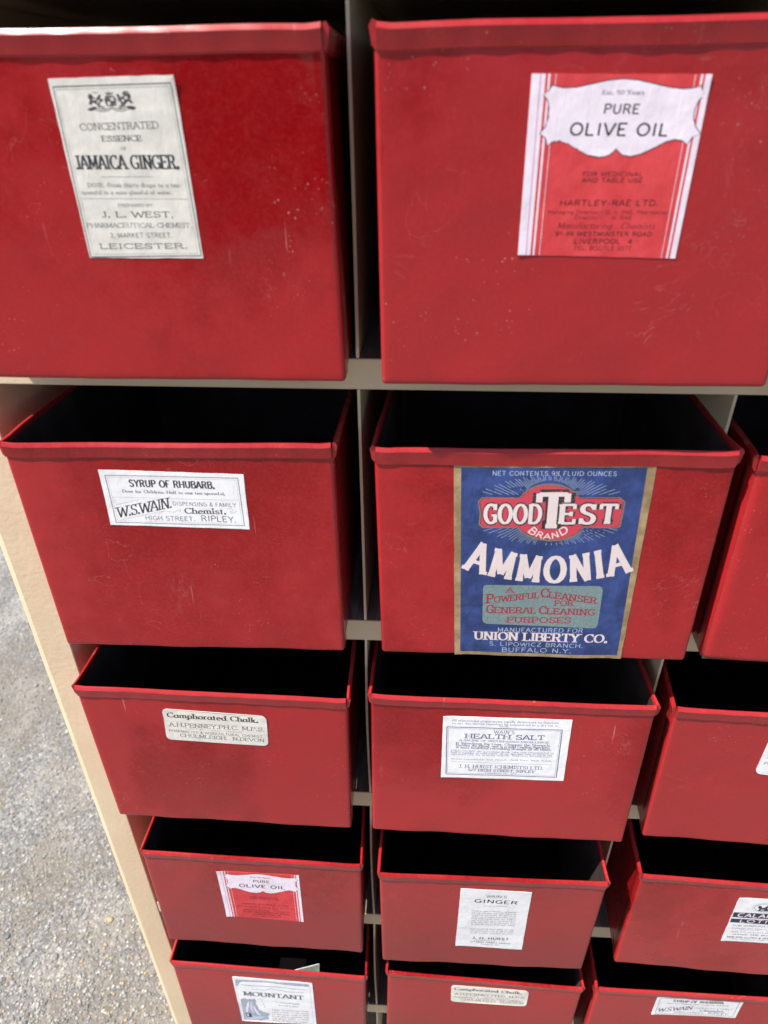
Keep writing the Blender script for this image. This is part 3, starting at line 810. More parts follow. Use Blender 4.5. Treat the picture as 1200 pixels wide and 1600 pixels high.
  ('p',[(0.1539,0.8372),(0.3405,0.8407),(0.357,0.8581),(0.3822,0.8756),(0.416,0.8923),(0.4549,0.9004),(0.4986,0.9026),(0.5432,0.8977),(0.589,0.8839),(0.6227,0.8631),(0.64,0.8463),(0.838,0.8515),(0.8655,0.8326),(0.8658,0.7962),(0.8609,0.7225),(0.8441,0.7143),(0.6744,0.715),(0.6575,0.6909),(0.6252,0.6703),(0.5716,0.6548),(0.5165,0.6498),(0.4606,0.6536),(0.4087,0.6655),(0.3656,0.6854),(0.3411,0.7072),(0.1583,0.7037),(0.1396,0.7191),(0.1445,0.7673),(0.1339,0.8188)],0,'rose'),
  ('l',[(0.1539,0.8372),(0.3405,0.8407),(0.357,0.8581),(0.3822,0.8756),(0.416,0.8923),(0.4549,0.9004),(0.4986,0.9026),(0.5432,0.8977),(0.589,0.8839),(0.6227,0.8631),(0.64,0.8463),(0.838,0.8515),(0.8655,0.8326),(0.8658,0.7962),(0.8609,0.7225),(0.8441,0.7143),(0.6744,0.715),(0.6575,0.6909),(0.6252,0.6703),(0.5716,0.6548),(0.5165,0.6498),(0.4606,0.6536),(0.4087,0.6655),(0.3656,0.6854),(0.3411,0.7072),(0.1583,0.7037),(0.1396,0.7191),(0.1445,0.7673),(0.1339,0.8188),(0.1539,0.8372)],0.5,'ink'),
  ('t', 'NET CONTENTS 9½ FLUID OUNCES', 0.1954, 0.9408, 0.811, 0.9508, 0.0198, 'sansc', 'pale'),
  ('t', 'GOOD', 0.1611, 0.7171, 0.4546, 0.7226, 0.0959, 'slabsh', 'ink'),
  ('t', 'EST', 0.5499, 0.7244, 0.8452, 0.7299, 0.0957, 'slabsh', 'ink'),
  ('t', 'T', 0.4286, 0.6984, 0.5977, 0.7015, 0.1706, 'slabsh', 'ink'),
  ('t', 'GOOD', 0.161, 0.7188, 0.4525, 0.7242, 0.0925, 'slabhw', 'cream'),
  ('t', 'EST', 0.5497, 0.7261, 0.8431, 0.7316, 0.0924, 'slabhw', 'cream'),
  ('t', 'T', 0.4283, 0.7018, 0.5935, 0.7049, 0.1641, 'slabhw', 'cream'),
  ('t', 'BRAND', 0.3883, 0.6856, 0.6084, 0.6915, 0.0272, 'sansb', 'cream', 'arc', -0.038),
  ('t', 'AMMONIA', 0.0602, 0.4873, 0.9579, 0.4912, 0.1369, 'slabh', 'cream', 'fan', -0.062),
  ('p',[(0.1786,0.4078),(0.8056,0.4148),(0.8237,0.4075),(0.8303,0.3913),(0.8318,0.2013),(0.8241,0.1834),(0.8081,0.1789),(0.1863,0.1891),(0.1705,0.1981),(0.1638,0.2144),(0.1633,0.3883),(0.1679,0.4009)],0,'teal'),
  ('t', 'A', 0.2953, 0.3686, 0.3334, 0.3693, 0.0269, 'slab', 'rose2'),
  ('t', 'P', 0.1853, 0.3057, 0.2237, 0.3084, 0.051, 'slab', 'rose2'),
  ('t', 'OWERFUL', 0.2277, 0.3105, 0.4804, 0.3428, 0.0333, 'slab', 'rose2'),
  ('t', 'C', 0.49, 0.3479, 0.5304, 0.3467, 0.0484, 'slab', 'rose2'),
  ('t', 'LEANSER', 0.5346, 0.3458, 0.8056, 0.3174, 0.0351, 'slab', 'rose2'),
  ('t', 'FOR', 0.5705, 0.303, 0.6782, 0.3051, 0.0277, 'slab', 'rose2'),
  ('t', 'G', 0.1861, 0.2526, 0.2261, 0.2523, 0.0441, 'slab', 'rose2'),
  ('t', 'ENERAL', 0.2302, 0.2524, 0.4711, 0.2539, 0.0342, 'slab', 'rose2'),
  ('t', 'C', 0.4887, 0.2532, 0.5277, 0.253, 0.0442, 'slab', 'rose2'),
  ('t', 'LEANING', 0.5328, 0.2531, 0.8051, 0.2541, 0.0342, 'slab', 'rose2'),
  ('t', 'PURPOSES', 0.3071, 0.1986, 0.6755, 0.2056, 0.0328, 'slab', 'rose2'),
  ('t', 'MANUFACTURED FOR', 0.2559, 0.1433, 0.7526, 0.1506, 0.0251, 'sansc', 'pale'),
  ('t', 'UNION LIBERTY CO.', 0.1191, 0.0928, 0.9013, 0.0947, 0.0489, 'serifb', 'cream'),
  ('t', 'S. LIPOWICZ BRANCH.', 0.209, 0.0589, 0.765, 0.0618, 0.0238, 'sansc', 'pale'),
  ('t', 'BUFFALO N.Y.', 0.2852, 0.0231, 0.7001, 0.0276, 0.0263, 'sansc', 'pale'),
 ],
 'chalk': [
  ('t', 'Camphorated Chalk.', 0.042, 0.7348, 0.9186, 0.765, 0.1558, 'serifb', 'ink'),
  ('l',[(0.0142,0.606),(0.9901,0.6058)],0.25,'grey'),
  ('t', 'A.H.PENNEY.PH.C. M.P.S.', 0.0494, 0.4439, 0.9725, 0.4924, 0.1252, 'serif', 'soft'),
  ('t', 'LATE CROCKER', 0.1998, 0.387, 0.7528, 0.3821, 0.043, 'serif', 'soft'),
  ('t', 'PHARMACIST & AGRICULTURAL CHEMIST.', 0.0363, 0.2651, 0.9618, 0.2669, 0.0798, 'sans', 'soft'),
  ('t', 'CHULMLEIGH.  N.DEVON', 0.14, 0.1166, 0.9631, 0.1229, 0.1106, 'serif', 'soft'),
 ],
 'health_salt': [
  ('l',[(0.0332,0.8369),(0.9334,0.8399),(0.9391,0.0588),(0.0408,0.0573),(0.0332,0.8369)],1.0,'bink'),
  ('l',[(0.0457,0.8149),(0.9227,0.82),(0.926,0.0789),(0.052,0.0789),(0.0457,0.8149)],0.3,'bink'),
  ('t', 'All effervescing preparations rapidly deteriorate on exposure', 0.0712, 0.9246, 0.8985, 0.9363, 0.03, 'serif', 'bink'),
  ('t', 'to air; this should therefore be transferred to a dry tin or', 0.072, 0.8832, 0.897, 0.8926, 0.0302, 'serif', 'bink'),
  ('t', 'bottle.', 0.4445, 0.8604, 0.5187, 0.86, 0.0265, 'serif', 'bink'),
  ('t', "WAIN'S", 0.4044, 0.7524, 0.5657, 0.7562, 0.0535, 'sans', 'bink'),
  ('t', 'HEALTH SALT', 0.1795, 0.6648, 0.8045, 0.6743, 0.0733, 'slab', 'bink'),
  ('t', 'A SALINE OF UNSURPASSED EXCELLENCE', 0.1357, 0.6189, 0.841, 0.6202, 0.0273, 'slab', 'bink'),
  ('t', 'It Stimulates the Liver, Cleanses the Stomach,', 0.1106, 0.5681, 0.8584, 0.5722, 0.0333, 'serifb', 'bink'),
  ('t', 'Purifies the Blood, and is a mild Cooling Aperient.', 0.1114, 0.5328, 0.8561, 0.5364, 0.0335, 'serifb', 'bink'),
  ('t', 'A most healthful refreshing draught at all times', 0.1122, 0.4973, 0.8631, 0.5032, 0.0336, 'serifb', 'bink'),
  ('t', 'DIRECTIONS.-As a cooling drink take one teaspoonful in', 0.0736, 0.4449, 0.8903, 0.4532, 0.0278, 'serif', 'bink'),
  ('t', 'half a tumbler of cold water, as an aperient two or three tea-', 0.0742, 0.415, 0.8924, 0.4232, 0.0279, 'serif', 'bink'),
  ('t', 'spoonfuls in warm water before breakfast.', 0.0748, 0.387, 0.8945, 0.3932, 0.028, 'serif', 'bink'),
  ('t', 'Active ingredients: Sod. Bicarb., Acid Tart., Mag. Sulph.', 0.0763, 0.3105, 0.8897, 0.3239, 0.0243, 'serif', 'bink'),
  ('l',[(0.0771,0.274),(0.8933,0.2712)],0.25,'bink'),
  ('t', 'J. H. HURST (CHEMISTS) LTD.', 0.1418, 0.1723, 0.8241, 0.1798, 0.0574, 'serif', 'bink'),
  ('t', '5/7 HIGH STREET, RIPLEY', 0.2203, 0.12, 0.7579, 0.1211, 0.0413, 'slab', 'bink'),
  ('t', 'Telephone No. 303', 0.3571, 0.0841, 0.6141, 0.0879, 0.0228, 'serif', 'bink'),
 ],
 'wains_ginger': [
  ('t', "WAIN'S", 0.3699, 0.8789, 0.6617, 0.8835, 0.0404, 'sans', 'ink'),
  ('t', 'GINGER', 0.2115, 0.7867, 0.8239, 0.787, 0.0554, 'sansb', 'ink'),
  ('t', '(Concentrated)', 0.3501, 0.7279, 0.686, 0.7369, 0.0171, 'serif', 'soft'),
  ('t', 'Useful in cases of flatulence, indigestion', 0.1878, 0.6336, 0.8332, 0.6472, 0.0185, 'serif', 'soft'),
  ('t', 'and colic. Warming and comforting to the', 0.1887, 0.6012, 0.8335, 0.6148, 0.0186, 'serif', 'soft'),
  ('t', 'stomach in cold weather. The dose for an', 0.1897, 0.5687, 0.8339, 0.5823, 0.0187, 'serif', 'soft'),
  ('t', 'adult is ten to twenty drops taken in hot', 0.1907, 0.536, 0.8343, 0.5496, 0.0188, 'serif', 'soft'),
  ('t', 'water with a little sugar. For children', 0.1917, 0.5032, 0.8346, 0.5167, 0.0188, 'serif', 'soft'),
  ('t', 'over seven years one to five drops taken', 0.1927, 0.4703, 0.835, 0.4838, 0.0189, 'serif', 'soft'),
  ('t', 'in the same way. To be repeated if need', 0.1937, 0.4372, 0.8354, 0.4506, 0.019, 'serif', 'soft'),
  ('t', 'be after two hours. Keep well corked.', 0.1947, 0.4039, 0.8357, 0.4173, 0.0191, 'serif', 'soft'),
  ('t', 'Prepared with the finest ginger root only', 0.1962, 0.32, 0.8283, 0.3406, 0.0193, 'serif', 'soft'),
  ('t', 'and guaranteed to be of full strength', 0.1996, 0.2838, 0.8332, 0.3045, 0.0194, 'serif', 'soft'),
  ('t', 'to the present standard of purity', 0.203, 0.2474, 0.8382, 0.2682, 0.0195, 'serif', 'soft'),
  ('t', 'J. H. HURST', 0.2397, 0.1444, 0.7838, 0.1532, 0.0395, 'sansb', 'ink'),
  ('t', '(CHEMISTS) LTD.', 0.2754, 0.111, 0.7611, 0.1208, 0.0225, 'sans', 'soft'),
  ('t', '5/7 HIGH STREET, RIPLEY', 0.2133, 0.0795, 0.8146, 0.0846, 0.0213, 'serifb', 'soft'),
  ('t', 'Telephone 303', 0.3689, 0.0442, 0.6564, 0.0497, 0.0187, 'serif', 'soft'),
 ],
 'mountant': [
  ('l',[(0.0263,0.9554),(0.9665,0.9595),(0.9609,-0.0047),(0.0198,0.0323),(0.0263,0.9554)],0.4,'bgrey'),
  ('t', 'MOUNTANT', 0.1036, 0.6024, 0.8716, 0.5965, 0.0936, 'serifb', 'slate'),
  ('t', 'for mounting photographs', 0.5042, 0.4915, 0.8136, 0.4785, 0.0269, 'serif', 'soft'),
  ('t', 'on card or paper', 0.5289, 0.4185, 0.7929, 0.4141, 0.0272, 'serif', 'soft'),
  ('t', 'Apply this mountant thinly', 0.4383, 0.295, 0.9148, 0.3125, 0.0296, 'serif', 'soft'),
  ('t', 'and evenly to the back', 0.4331, 0.2417, 0.9113, 0.2586, 0.0299, 'serif', 'soft'),
  ('t', 'of the print with a stiff', 0.4279, 0.188, 0.9079, 0.2043, 0.0301, 'serif', 'soft'),
  ('t', 'brush, lay in position and', 0.4227, 0.1339, 0.9044, 0.1496, 0.0303, 'serif', 'soft'),
  ('t', 'rub down under a clean', 0.4174, 0.0794, 0.9008, 0.0945, 0.0305, 'serif', 'soft'),
  ('t', 'sheet of blotting paper.', 0.412, 0.0245, 0.8973, 0.039, 0.0307, 'serif', 'soft'),
  ('p',[(0.0346,0.9444),(0.1776,0.9471),(0.4275,0.9593),(0.5673,0.9487),(0.7514,0.9654),(0.9561,0.958),(0.9526,0.9034),(0.7875,0.9024),(0.6248,0.9122),(0.4448,0.9317),(0.2231,0.9131),(0.0935,0.9056),(0.0523,0.8153),(0.0259,0.8028)],0,'bgrey'),
  ('l',[(0.0904,0.8418),(0.2634,0.8302),(0.4152,0.8386),(0.5581,0.8492),(0.7206,0.8354),(0.9061,0.8279)],1.8,'bgrey'),
  ('l',[(0.2155,0.7627),(0.3865,0.7572),(0.4722,0.8014),(0.5721,0.7788),(0.7139,0.7524),(0.8813,0.7695)],1.4,'bgrey2'),
  ('l',[(0.4471,0.9549),(0.4847,0.9284),(0.5276,0.9556),(0.5656,0.9307)],1.2,'bgrey2'),
  ('p',[(0.0455,0.5098),(0.0936,0.5458),(0.136,0.518),(0.231,0.5455),(0.248,0.4955),(0.2331,0.4277),(0.254,0.3639),(0.256,0.3066),(0.3023,0.2505),(0.3733,0.2244),(0.3989,0.1844),(0.3652,0.1446),(0.3704,0.0696),(0.2681,0.029),(0.0312,0.0397),(0.0359,0.1623),(0.0393,0.3551)],0,'bgrey'),
  ('p',[(0.0897,0.3044),(0.1193,0.4223),(0.147,0.4822),(0.1431,0.4065),(0.1167,0.2887),(0.0915,0.1301),(0.0838,0.1878)],0,'white'),
  ('p',[(0.1511,0.3696),(0.1685,0.4475),(0.1922,0.4919),(0.1826,0.3737),(0.1828,0.2586),(0.1875,0.1618),(0.1645,0.2175),(0.1481,0.2735)],0,'paleb'),
  ('p',[(0.2111,0.4154),(0.2097,0.339),(0.2305,0.2647),(0.2483,0.189),(0.2814,0.1539),(0.2318,0.1634),(0.205,0.2421),(0.1948,0.318)],0,'white'),
  ('p',[(0.0493,0.0756),(0.0894,0.1299),(0.1611,0.1152),(0.2579,0.1312),(0.347,0.1225),(0.2616,0.0682),(0.1211,0.0428)],0,'paleb'),
  ('p',[(0.0543,0.3855),(0.0784,0.4638),(0.1024,0.4763),(0.081,0.3605),(0.0545,0.2036),(0.0457,0.2412)],0,'bgrey2'),
  ('p',[(0.2634,0.2786),(0.2995,0.2248),(0.3498,0.2018),(0.3161,0.1819),(0.2761,0.2023)],0,'bgrey2'),
  ('l',[(0.0997,0.5133),(0.1107,0.4774),(0.0977,0.4383),(0.1118,0.4024),(0.0967,0.3626),(0.1139,0.3171),(0.0954,0.2668),(0.1095,0.2105)],0.5,'bgrey2'),
  ('l',[(0.1774,0.5235),(0.1855,0.4873),(0.1998,0.4516),(0.2027,0.4048),(0.1888,0.3554),(0.2032,0.2998),(0.2176,0.2242),(0.2419,0.1784)],0.5,'paleb'),
  ('l',[(0.2636,0.5163),(0.3026,0.5438),(0.3324,0.5347),(0.3169,0.4858),(0.3463,0.4708),(0.3255,0.4208),(0.3488,0.3952),(0.3322,0.3356)],0.6,'bgrey2'),
  ('p',[(0.0778,0.2065),(0.1389,0.1948),(0.1486,0.0978),(0.0739,0.0885)],0,'navy'),
  ('p',[(0.0848,0.1782),(0.112,0.1875),(0.1083,0.1125),(0.0827,0.1094)],0,'paleb'),
 ],
 'calamine': [
  ('p',[(0.0131,0.6754),(1.0451,0.6967),(1.0418,0.5606),(0.0154,0.566)],0,'navy'),
  ('p',[(0.0142,0.5334),(1.0314,0.5494),(1.0229,0.4317),(0.0122,0.4477)],0,'navy'),
  ('t', 'CALAMINE', 0.0838, 0.5823, 0.8767, 0.5936, 0.0792, 'sansb', 'white'),
  ('t', 'LOTION', 0.1449, 0.4589, 0.8186, 0.4697, 0.0637, 'sansb', 'white'),
  ('t', 'FOR SUNBURN AND SKIN', 0.0802, 0.3591, 0.8837, 0.3792, 0.0341, 'serif', 'soft'),
  ('t', 'Relieves the effects of sunburn', 0.0855, 0.3027, 0.8823, 0.3193, 0.0258, 'serif', 'soft'),
  ('t', 'and insect bites.', 0.2102, 0.2782, 0.7678, 0.2841, 0.0216, 'serif', 'soft'),
  ('t', 'Apply with cotton wool when required.', 0.0947, 0.22, 0.8843, 0.2409, 0.0254, 'serif', 'soft'),
  ('t', 'SHAKE THE BOTTLE', 0.128, 0.1549, 0.8252, 0.1723, 0.0288, 'serifb', 'soft'),
  ('t', 'WALTER LLOYD & SON LTD.', 0.0625, 0.0814, 0.8625, 0.0995, 0.0341, 'serifb', 'soft'),
  ('t', 'The Pharmacy, High Street', 0.1443, 0.0463, 0.8105, 0.0613, 0.0207, 'serif', 'soft'),
  ('l',[(0.5932,0.8246),(0.5935,0.8012),(0.5852,0.7785),(0.5687,0.7575),(0.5449,0.7392),(0.515,0.7245),(0.4803,0.7141),(0.4426,0.7086),(0.4037,0.7082),(0.3655,0.713),(0.3299,0.7227),(0.2986,0.7369),(0.2732,0.7549),(0.2551,0.7759),(0.2452,0.7989),(0.2441,0.8226),(0.252,0.8458),(0.2684,0.8674),(0.2925,0.8862),(0.3231,0.9013),(0.3587,0.9118),(0.3973,0.9173),(0.437,0.9173),(0.4757,0.9121),(0.5114,0.9018),(0.5424,0.8871),(0.5671,0.8686),(0.5843,0.8475),(0.5932,0.8246)],0.35,'bgrey'),
  ('l',[(0.5645,0.8225),(0.5648,0.8033),(0.5578,0.7845),(0.544,0.7672),(0.5241,0.7521),(0.4991,0.74),(0.4701,0.7315),(0.4387,0.7269),(0.4062,0.7266),(0.3743,0.7305),(0.3447,0.7385),(0.3186,0.7502),(0.2976,0.765),(0.2826,0.7822),(0.2745,0.801),(0.2738,0.8205),(0.2804,0.8395),(0.2941,0.8572),(0.3142,0.8727),(0.3397,0.8851),(0.3693,0.8937),(0.4014,0.8982),(0.4344,0.8983),(0.4666,0.8941),(0.4964,0.8857),(0.5222,0.8737),(0.5427,0.8586),(0.5571,0.8412),(0.5645,0.8225)],0.5,'ink'),
  ('p',[(0.333,0.7331),(0.3476,0.7841),(0.3187,0.8099),(0.3217,0.8551),(0.36,0.8466),(0.3815,0.809),(0.4061,0.8164),(0.4324,0.8463),(0.4512,0.8814),(0.4665,0.8712),(0.4547,0.8032),(0.4832,0.7611),(0.5121,0.7468)],0,'navy'),
  ('p',[(0.3662,0.7744),(0.394,0.782),(0.4221,0.7731),(0.4236,0.7511),(0.3755,0.7474)],0,'bgrey'),
 ],
}
# ------------------------------------------------------------------ drawers
HD = 0.21294          # height of a drawer front
LEN = 0.31            # length front to back
RB = 0.0034           # bend radius of the sheet

class Shape:
    """the bent, slightly dented form one drawer has; all its parts and labels follow it"""
    def __init__(self, wb, wt, pit, rol, seed):
        r = random.Random(seed)
        self.wb, self.wt, self.pit, self.rol = wb, wt, pit, rol
        self.rb = RB
        self.A = r.uniform(-.0007, .0012)
        self.ph = [r.uniform(0, 6.28) for _ in range(12)]
        self.dents = [(r.uniform(-.11, .11), r.uniform(.02, .19), r.uniform(.018, .035), r.uniform(-.0005, .0004)) for _ in range(6)]
        self.r = r
    def bulge(self, x, z):
        p = self.ph
        u = x / (self.wb * .5); v = z / HD
        e = max(0.0, 1 - u * u) * max(0.0, v * (1.03 - v)) * 4
        b = self.A * e
        b += .00022 * math.sin(33 * x + p[0]) * math.sin(27 * z + p[1]) * min(1, e * 3)
        tp = min(1.0, max(0.0, (HD - z) / .035))
        b *= tp
        b += tp * .00010 * math.sin(80 * x + p[2] + 3 * math.sin(30 * z)) * math.sin(71 * z + p[3])
        for dx, dz, s, a in self.dents:
            q = ((x - dx) ** 2 + (z - dz) ** 2) / (s * s)
            if q < 6:
                b += a * math.exp(-q) * min(1, e * 4)
        # crumpled lower edge
        if z < .03:
            b += (.03 - z) / .03 * (.0006 * math.sin(41 * x + p[4]) + .0004 * math.sin(97 * x + p[5])) * .8
        return b
    def D(self, x, y, z):
        """undeformed drawer point -> built point (y = 0 at the front sheet, negative towards the viewer)"""
        v = z / HD
        x = x * (1 + (self.wt / self.wb - 1) * v)
        if y > .03:
            x *= 1 - .028 * min(1, (y - .03) / .2)
        f = max(0.0, 1 - max(0, y) / .11)
        f2 = max(0.0, 1 - max(0, y) / .04)
        return (x + self.rol * z * f, y + self.pit * z * f, z - self.rol * x * f2)

def front_panel(sh):
    a = sh.wb / 2; r = sh.rb
    xi = a - r
    zi = r
    nx, nz = 56, 44
    b = MB()
    top = HD - .0035
    P = lambda x, y, z: sh.D(x, y - sh.bulge(x, z), z)
    vs = []; fs = []
    for j in range(nz + 1):
        z = zi + (top - zi) * j / nz
        for i in range(nx + 1):
            x = -xi + 2 * xi * i / nx
            vs.append(P(x, 0, z))
    for j in range(nz):
        for i in range(nx):
            q = j * (nx + 1) + i
            fs.append((q, q + 1, q + nx + 2, q + nx + 1))
    b.add(vs, fs)
    # perimeter: left side going down, bottom, right side going up, with outward directions
    per = []
    for j in range(nz, -1, -1):
        per.append((-xi, zi + (top - zi) * j / nz, -1, 0))
    for k in range(1, 5):
        t = math.pi + k / 5 * math.pi / 2
        per.append((-xi, zi, math.cos(t), math.sin(t)))
    for i in range(nx + 1):
        per.append((-xi + 2 * xi * i / nx, zi, 0, -1))
    for k in range(1, 5):
        t = 1.5 * math.pi + k / 5 * math.pi / 2
        per.append((xi, zi, math.cos(t), math.sin(t)))
    for j in range(nz + 1):
        per.append((xi, zi + (top - zi) * j / nz, 1, 0))
    ring = [(r * math.sin(t), r * (1 - math.cos(t))) for t in [math.pi / 2 * k / 5 for k in range(6)]] + [(r, r + .004), (r, r + .0125), (r - .0012, r + .0128)]
    m_ = len(per); vs = []; fs = []
    for d, yy in ring:
        for (x, z, ox, oz) in per:
            vs.append(P(x + ox * d, yy, z + oz * d) if yy < r * .99 else sh.D(x + ox * d, yy - sh.bulge(x, z) * max(0, 1 - yy / .016), z + oz * d))
    for k in range(len(ring) - 1):
        for i in range(m_ - 1):
            fs.append((k * m_ + i, k * m_ + i + 1, (k + 1) * m_ + i + 1, (k + 1) * m_ + i)[::-1])
    b.add(vs, fs)
    # back of the sheet
    vs = []; fs = []
    n2, m2 = 12, 10
    for j in range(m2 + 1):
        z = .002 + (top - .002) * j / m2
        for i in range(n2 + 1):
            x = (-a + .002) + (2 * a - .004) * i / n2
            vs.append(sh.D(x, .0026, z))
    for j in range(m2):
        for i in range(n2):
            q = j * (n2 + 1) + i
            fs.append((q, q + n2 + 1, q + n2 + 2, q + 1))
    b.add(vs, fs, 1)
    me = b.mesh('front_panel', [], smooth=True)
    bm = bmesh.new(); bm.from_mesh(me)
    bmesh.ops.remove_doubles(bm, verts=bm.verts, dist=1e-6)
    bm.to_mesh(me); bm.free()
    return me

def swept(sh, profile, path, mi_profile=None, closed=True):
    """profile points are (outward, down) in metres, path gives (x, y, z, nx, ny, wobble) along the rim"""
    b = MB(); m_ = len(profile); vs = []; fs = []; mi = []
    for (x, y, z, nx_, ny_, w1, w2) in path:
        for (o, d) in profile:
            oo = o + (w1 if o > .0005 else 0) * (1 if d > .003 else .5)
            dd = d + (w2 if d > .008 else 0)
            vs.append(sh.D(x + nx_ * oo, y + ny_ * oo, z - dd))
    for i in range(len(path) - 1):
        for k in range(m_ - (0 if closed else 1)):
            k2 = (k + 1) % m_
            fs.append((i * m_ + k, (i + 1) * m_ + k, (i + 1) * m_ + k2, i * m_ + k2))
    fs.append(tuple(range(m_)))
    fs.append(tuple(range((len(path) - 1) * m_, len(path) * m_))[::-1])
    b.add(vs, fs)
    return b

def hem_profile(drop, proud, back):
    """rolled sheet rim: rises from inside, rolls over and comes down outside as a strip"""
    R = .0017
    pr = [(-.0018, back), (-.0018, R)]
    for k in range(1, 7):
        t = math.pi - math.pi * .62 * k / 6
        pr.append((R * math.cos(t), R - R * math.sin(t)))
    # short sloping shoulder, then the strip leaning back in towards the sheet
    pr += [(proud - .0005, R + .0004), (proud, R + .0014), (proud - .0007, drop * .5), (proud - .0015, drop - .0003), (proud - .0018, drop), (.0002, drop + .0001), (-.0008, back + .0004)]
    # drop duplicate
    return [p for i, p in enumerate(pr) if i == 0 or p != pr[i - 1]]

def rim_meshes(sh):
    a = sh.wb / 2; r = sh.r
    out = []
    proud = .0025
    prof = hem_profile(.0135 + r.uniform(-.001, .001), proud, .016)
    n = 60; path = []
    p1, p2, p3 = (r.uniform(0, 6.28) for _ in range(3))
    amp = r.uniform(.00005, .0002)
    for i in range(n + 1):
        x = (-a + .0016) + (2 * a - .0032) * i / n
        u = 2 * i / n - 1
        w1 = amp * math.sin(9 * u + p1) + .00015 * math.sin(31 * u + p2) + .0003 * u ** 6
        w2 = .00025 * math.sin(3.2 * u + p3) + .00006 * math.sin(11 * u + p1)
        z = HD + .0006 * math.sin(6 * u + p2) * abs(u) + .0010 * max(0, abs(u) - .94) / .06
        path.append((x, -sh.bulge(x, HD - .01) * .5, z, 0, -1, w1, w2))
    b = swept(sh, prof, path)
    out.append(('front_rim', b))
    for s in (-1, 1):
        prof = hem_profile(.0125, .0024, .014)
        path = []; n = 26
        ph = r.uniform(0, 6.28); flare = r.uniform(.0002, .0012)
        for i in range(n + 1):
            t = i / n
            y = .0006 + (LEN - .001) * t ** 1.6
            fl = flare * math.exp(-y / .012)
            z = HD + .0012 * math.exp(-y / .02) + .0004 * math.sin(12 * t + ph)
            path.append((s * (a + fl), y, z, s, 0, .0002 * math.sin(20 * t + ph), .0004 * math.sin(9 * t)))
        b = swept(sh, prof, path)
        if s > 0:
            b.f = [f[::-1] for f in b.f]
        out.append(('side_rim', b))
    return out

def label_quad(sh, quad, curl=()):
    TL, TR, BR, BL = [(q[0] / 1000, q[1] / 1000) for q in quad]
    w = ((TR[0] - TL[0]) + (BR[0] - BL[0])) / 2; h = ((TL[1] - BL[1]) + (TR[1] - BR[1])) / 2
    def pos(u, v, off):
        x = (TL[0] * (1 - u) + TR[0] * u) * v + (BL[0] * (1 - u) + BR[0] * u) * (1 - v)
        z = (TL[1] * (1 - u) + TR[1] * u) * v + (BL[1] * (1 - u) + BR[1] * u) * (1 - v)
        for cu, cv, amt in curl:      # a corner that has come unstuck
            dd = math.hypot((u - cu) * w, (v - cv) * h) * 1000
            if dd < 16:
                off += amt * (1 - dd / 16) ** 2
        return sh.D(x, -sh.bulge(x, z) - off, z)
    return pos, w * 1000, h * 1000

def fill_poly(pts, w, h, limit=3.2):
    """triangulate a polygon given in 0..1 label units, cut finer than `limit` mm"""
    tris = tessellate_polygon([[Vector((x * w, y * h, 0)) for x, y in pts]])
    bm = bmesh.new()
    vs = [bm.verts.new((x * w, y * h, 0)) for x, y in pts]
    for t in tris:
        try:
            bm.faces.new([vs[i] for i in t])
        except ValueError:
            pass
    for _ in range(9):
        es = [e for e in bm.edges if e.calc_length() > limit]
        if not es:
            break
        bmesh.ops.subdivide_edges(bm, edges=es, cuts=1)
        bmesh.ops.triangulate(bm, faces=bm.faces)
    bm.verts.index_update()
    V = [(v.co.x / w, v.co.y / h) for v in bm.verts]
    F = []
    for f in bm.faces:
        idx = [v.index for v in f.verts]
        if f.normal.z < 0:
            idx.reverse()
        F.append(tuple(idx))
    bm.free()
    return V, F

def rounded(rad, w, h, jag, r):
    pts = []
    if rad <= 0:
        for (x0, y0), (x1, y1) in (((0, 0), (1, 0)), ((1, 0), (1, 1)), ((1, 1), (0, 1)), ((0, 1), (0, 0))):
            n = 14
            for i in range(n):
                t = i / n; j = r.uniform(-jag, jag) if i else 0
                x = x0 + (x1 - x0) * t; y = y0 + (y1 - y0) * t
                pts.append((x + (j / w if x0 == x1 else 0), y + (j / h if y0 == y1 else 0)))
        return pts
    for cx, cy, a0 in ((rad, rad, 180), (w - rad, rad, 270), (w - rad, h - rad, 0), (rad, h - rad, 90)):
        for k in range(7):
            t = math.radians(a0 + 15 * k)
            pts.append(((cx + rad * math.cos(t)) / w, (cy + rad * math.sin(t)) / h))
    return pts

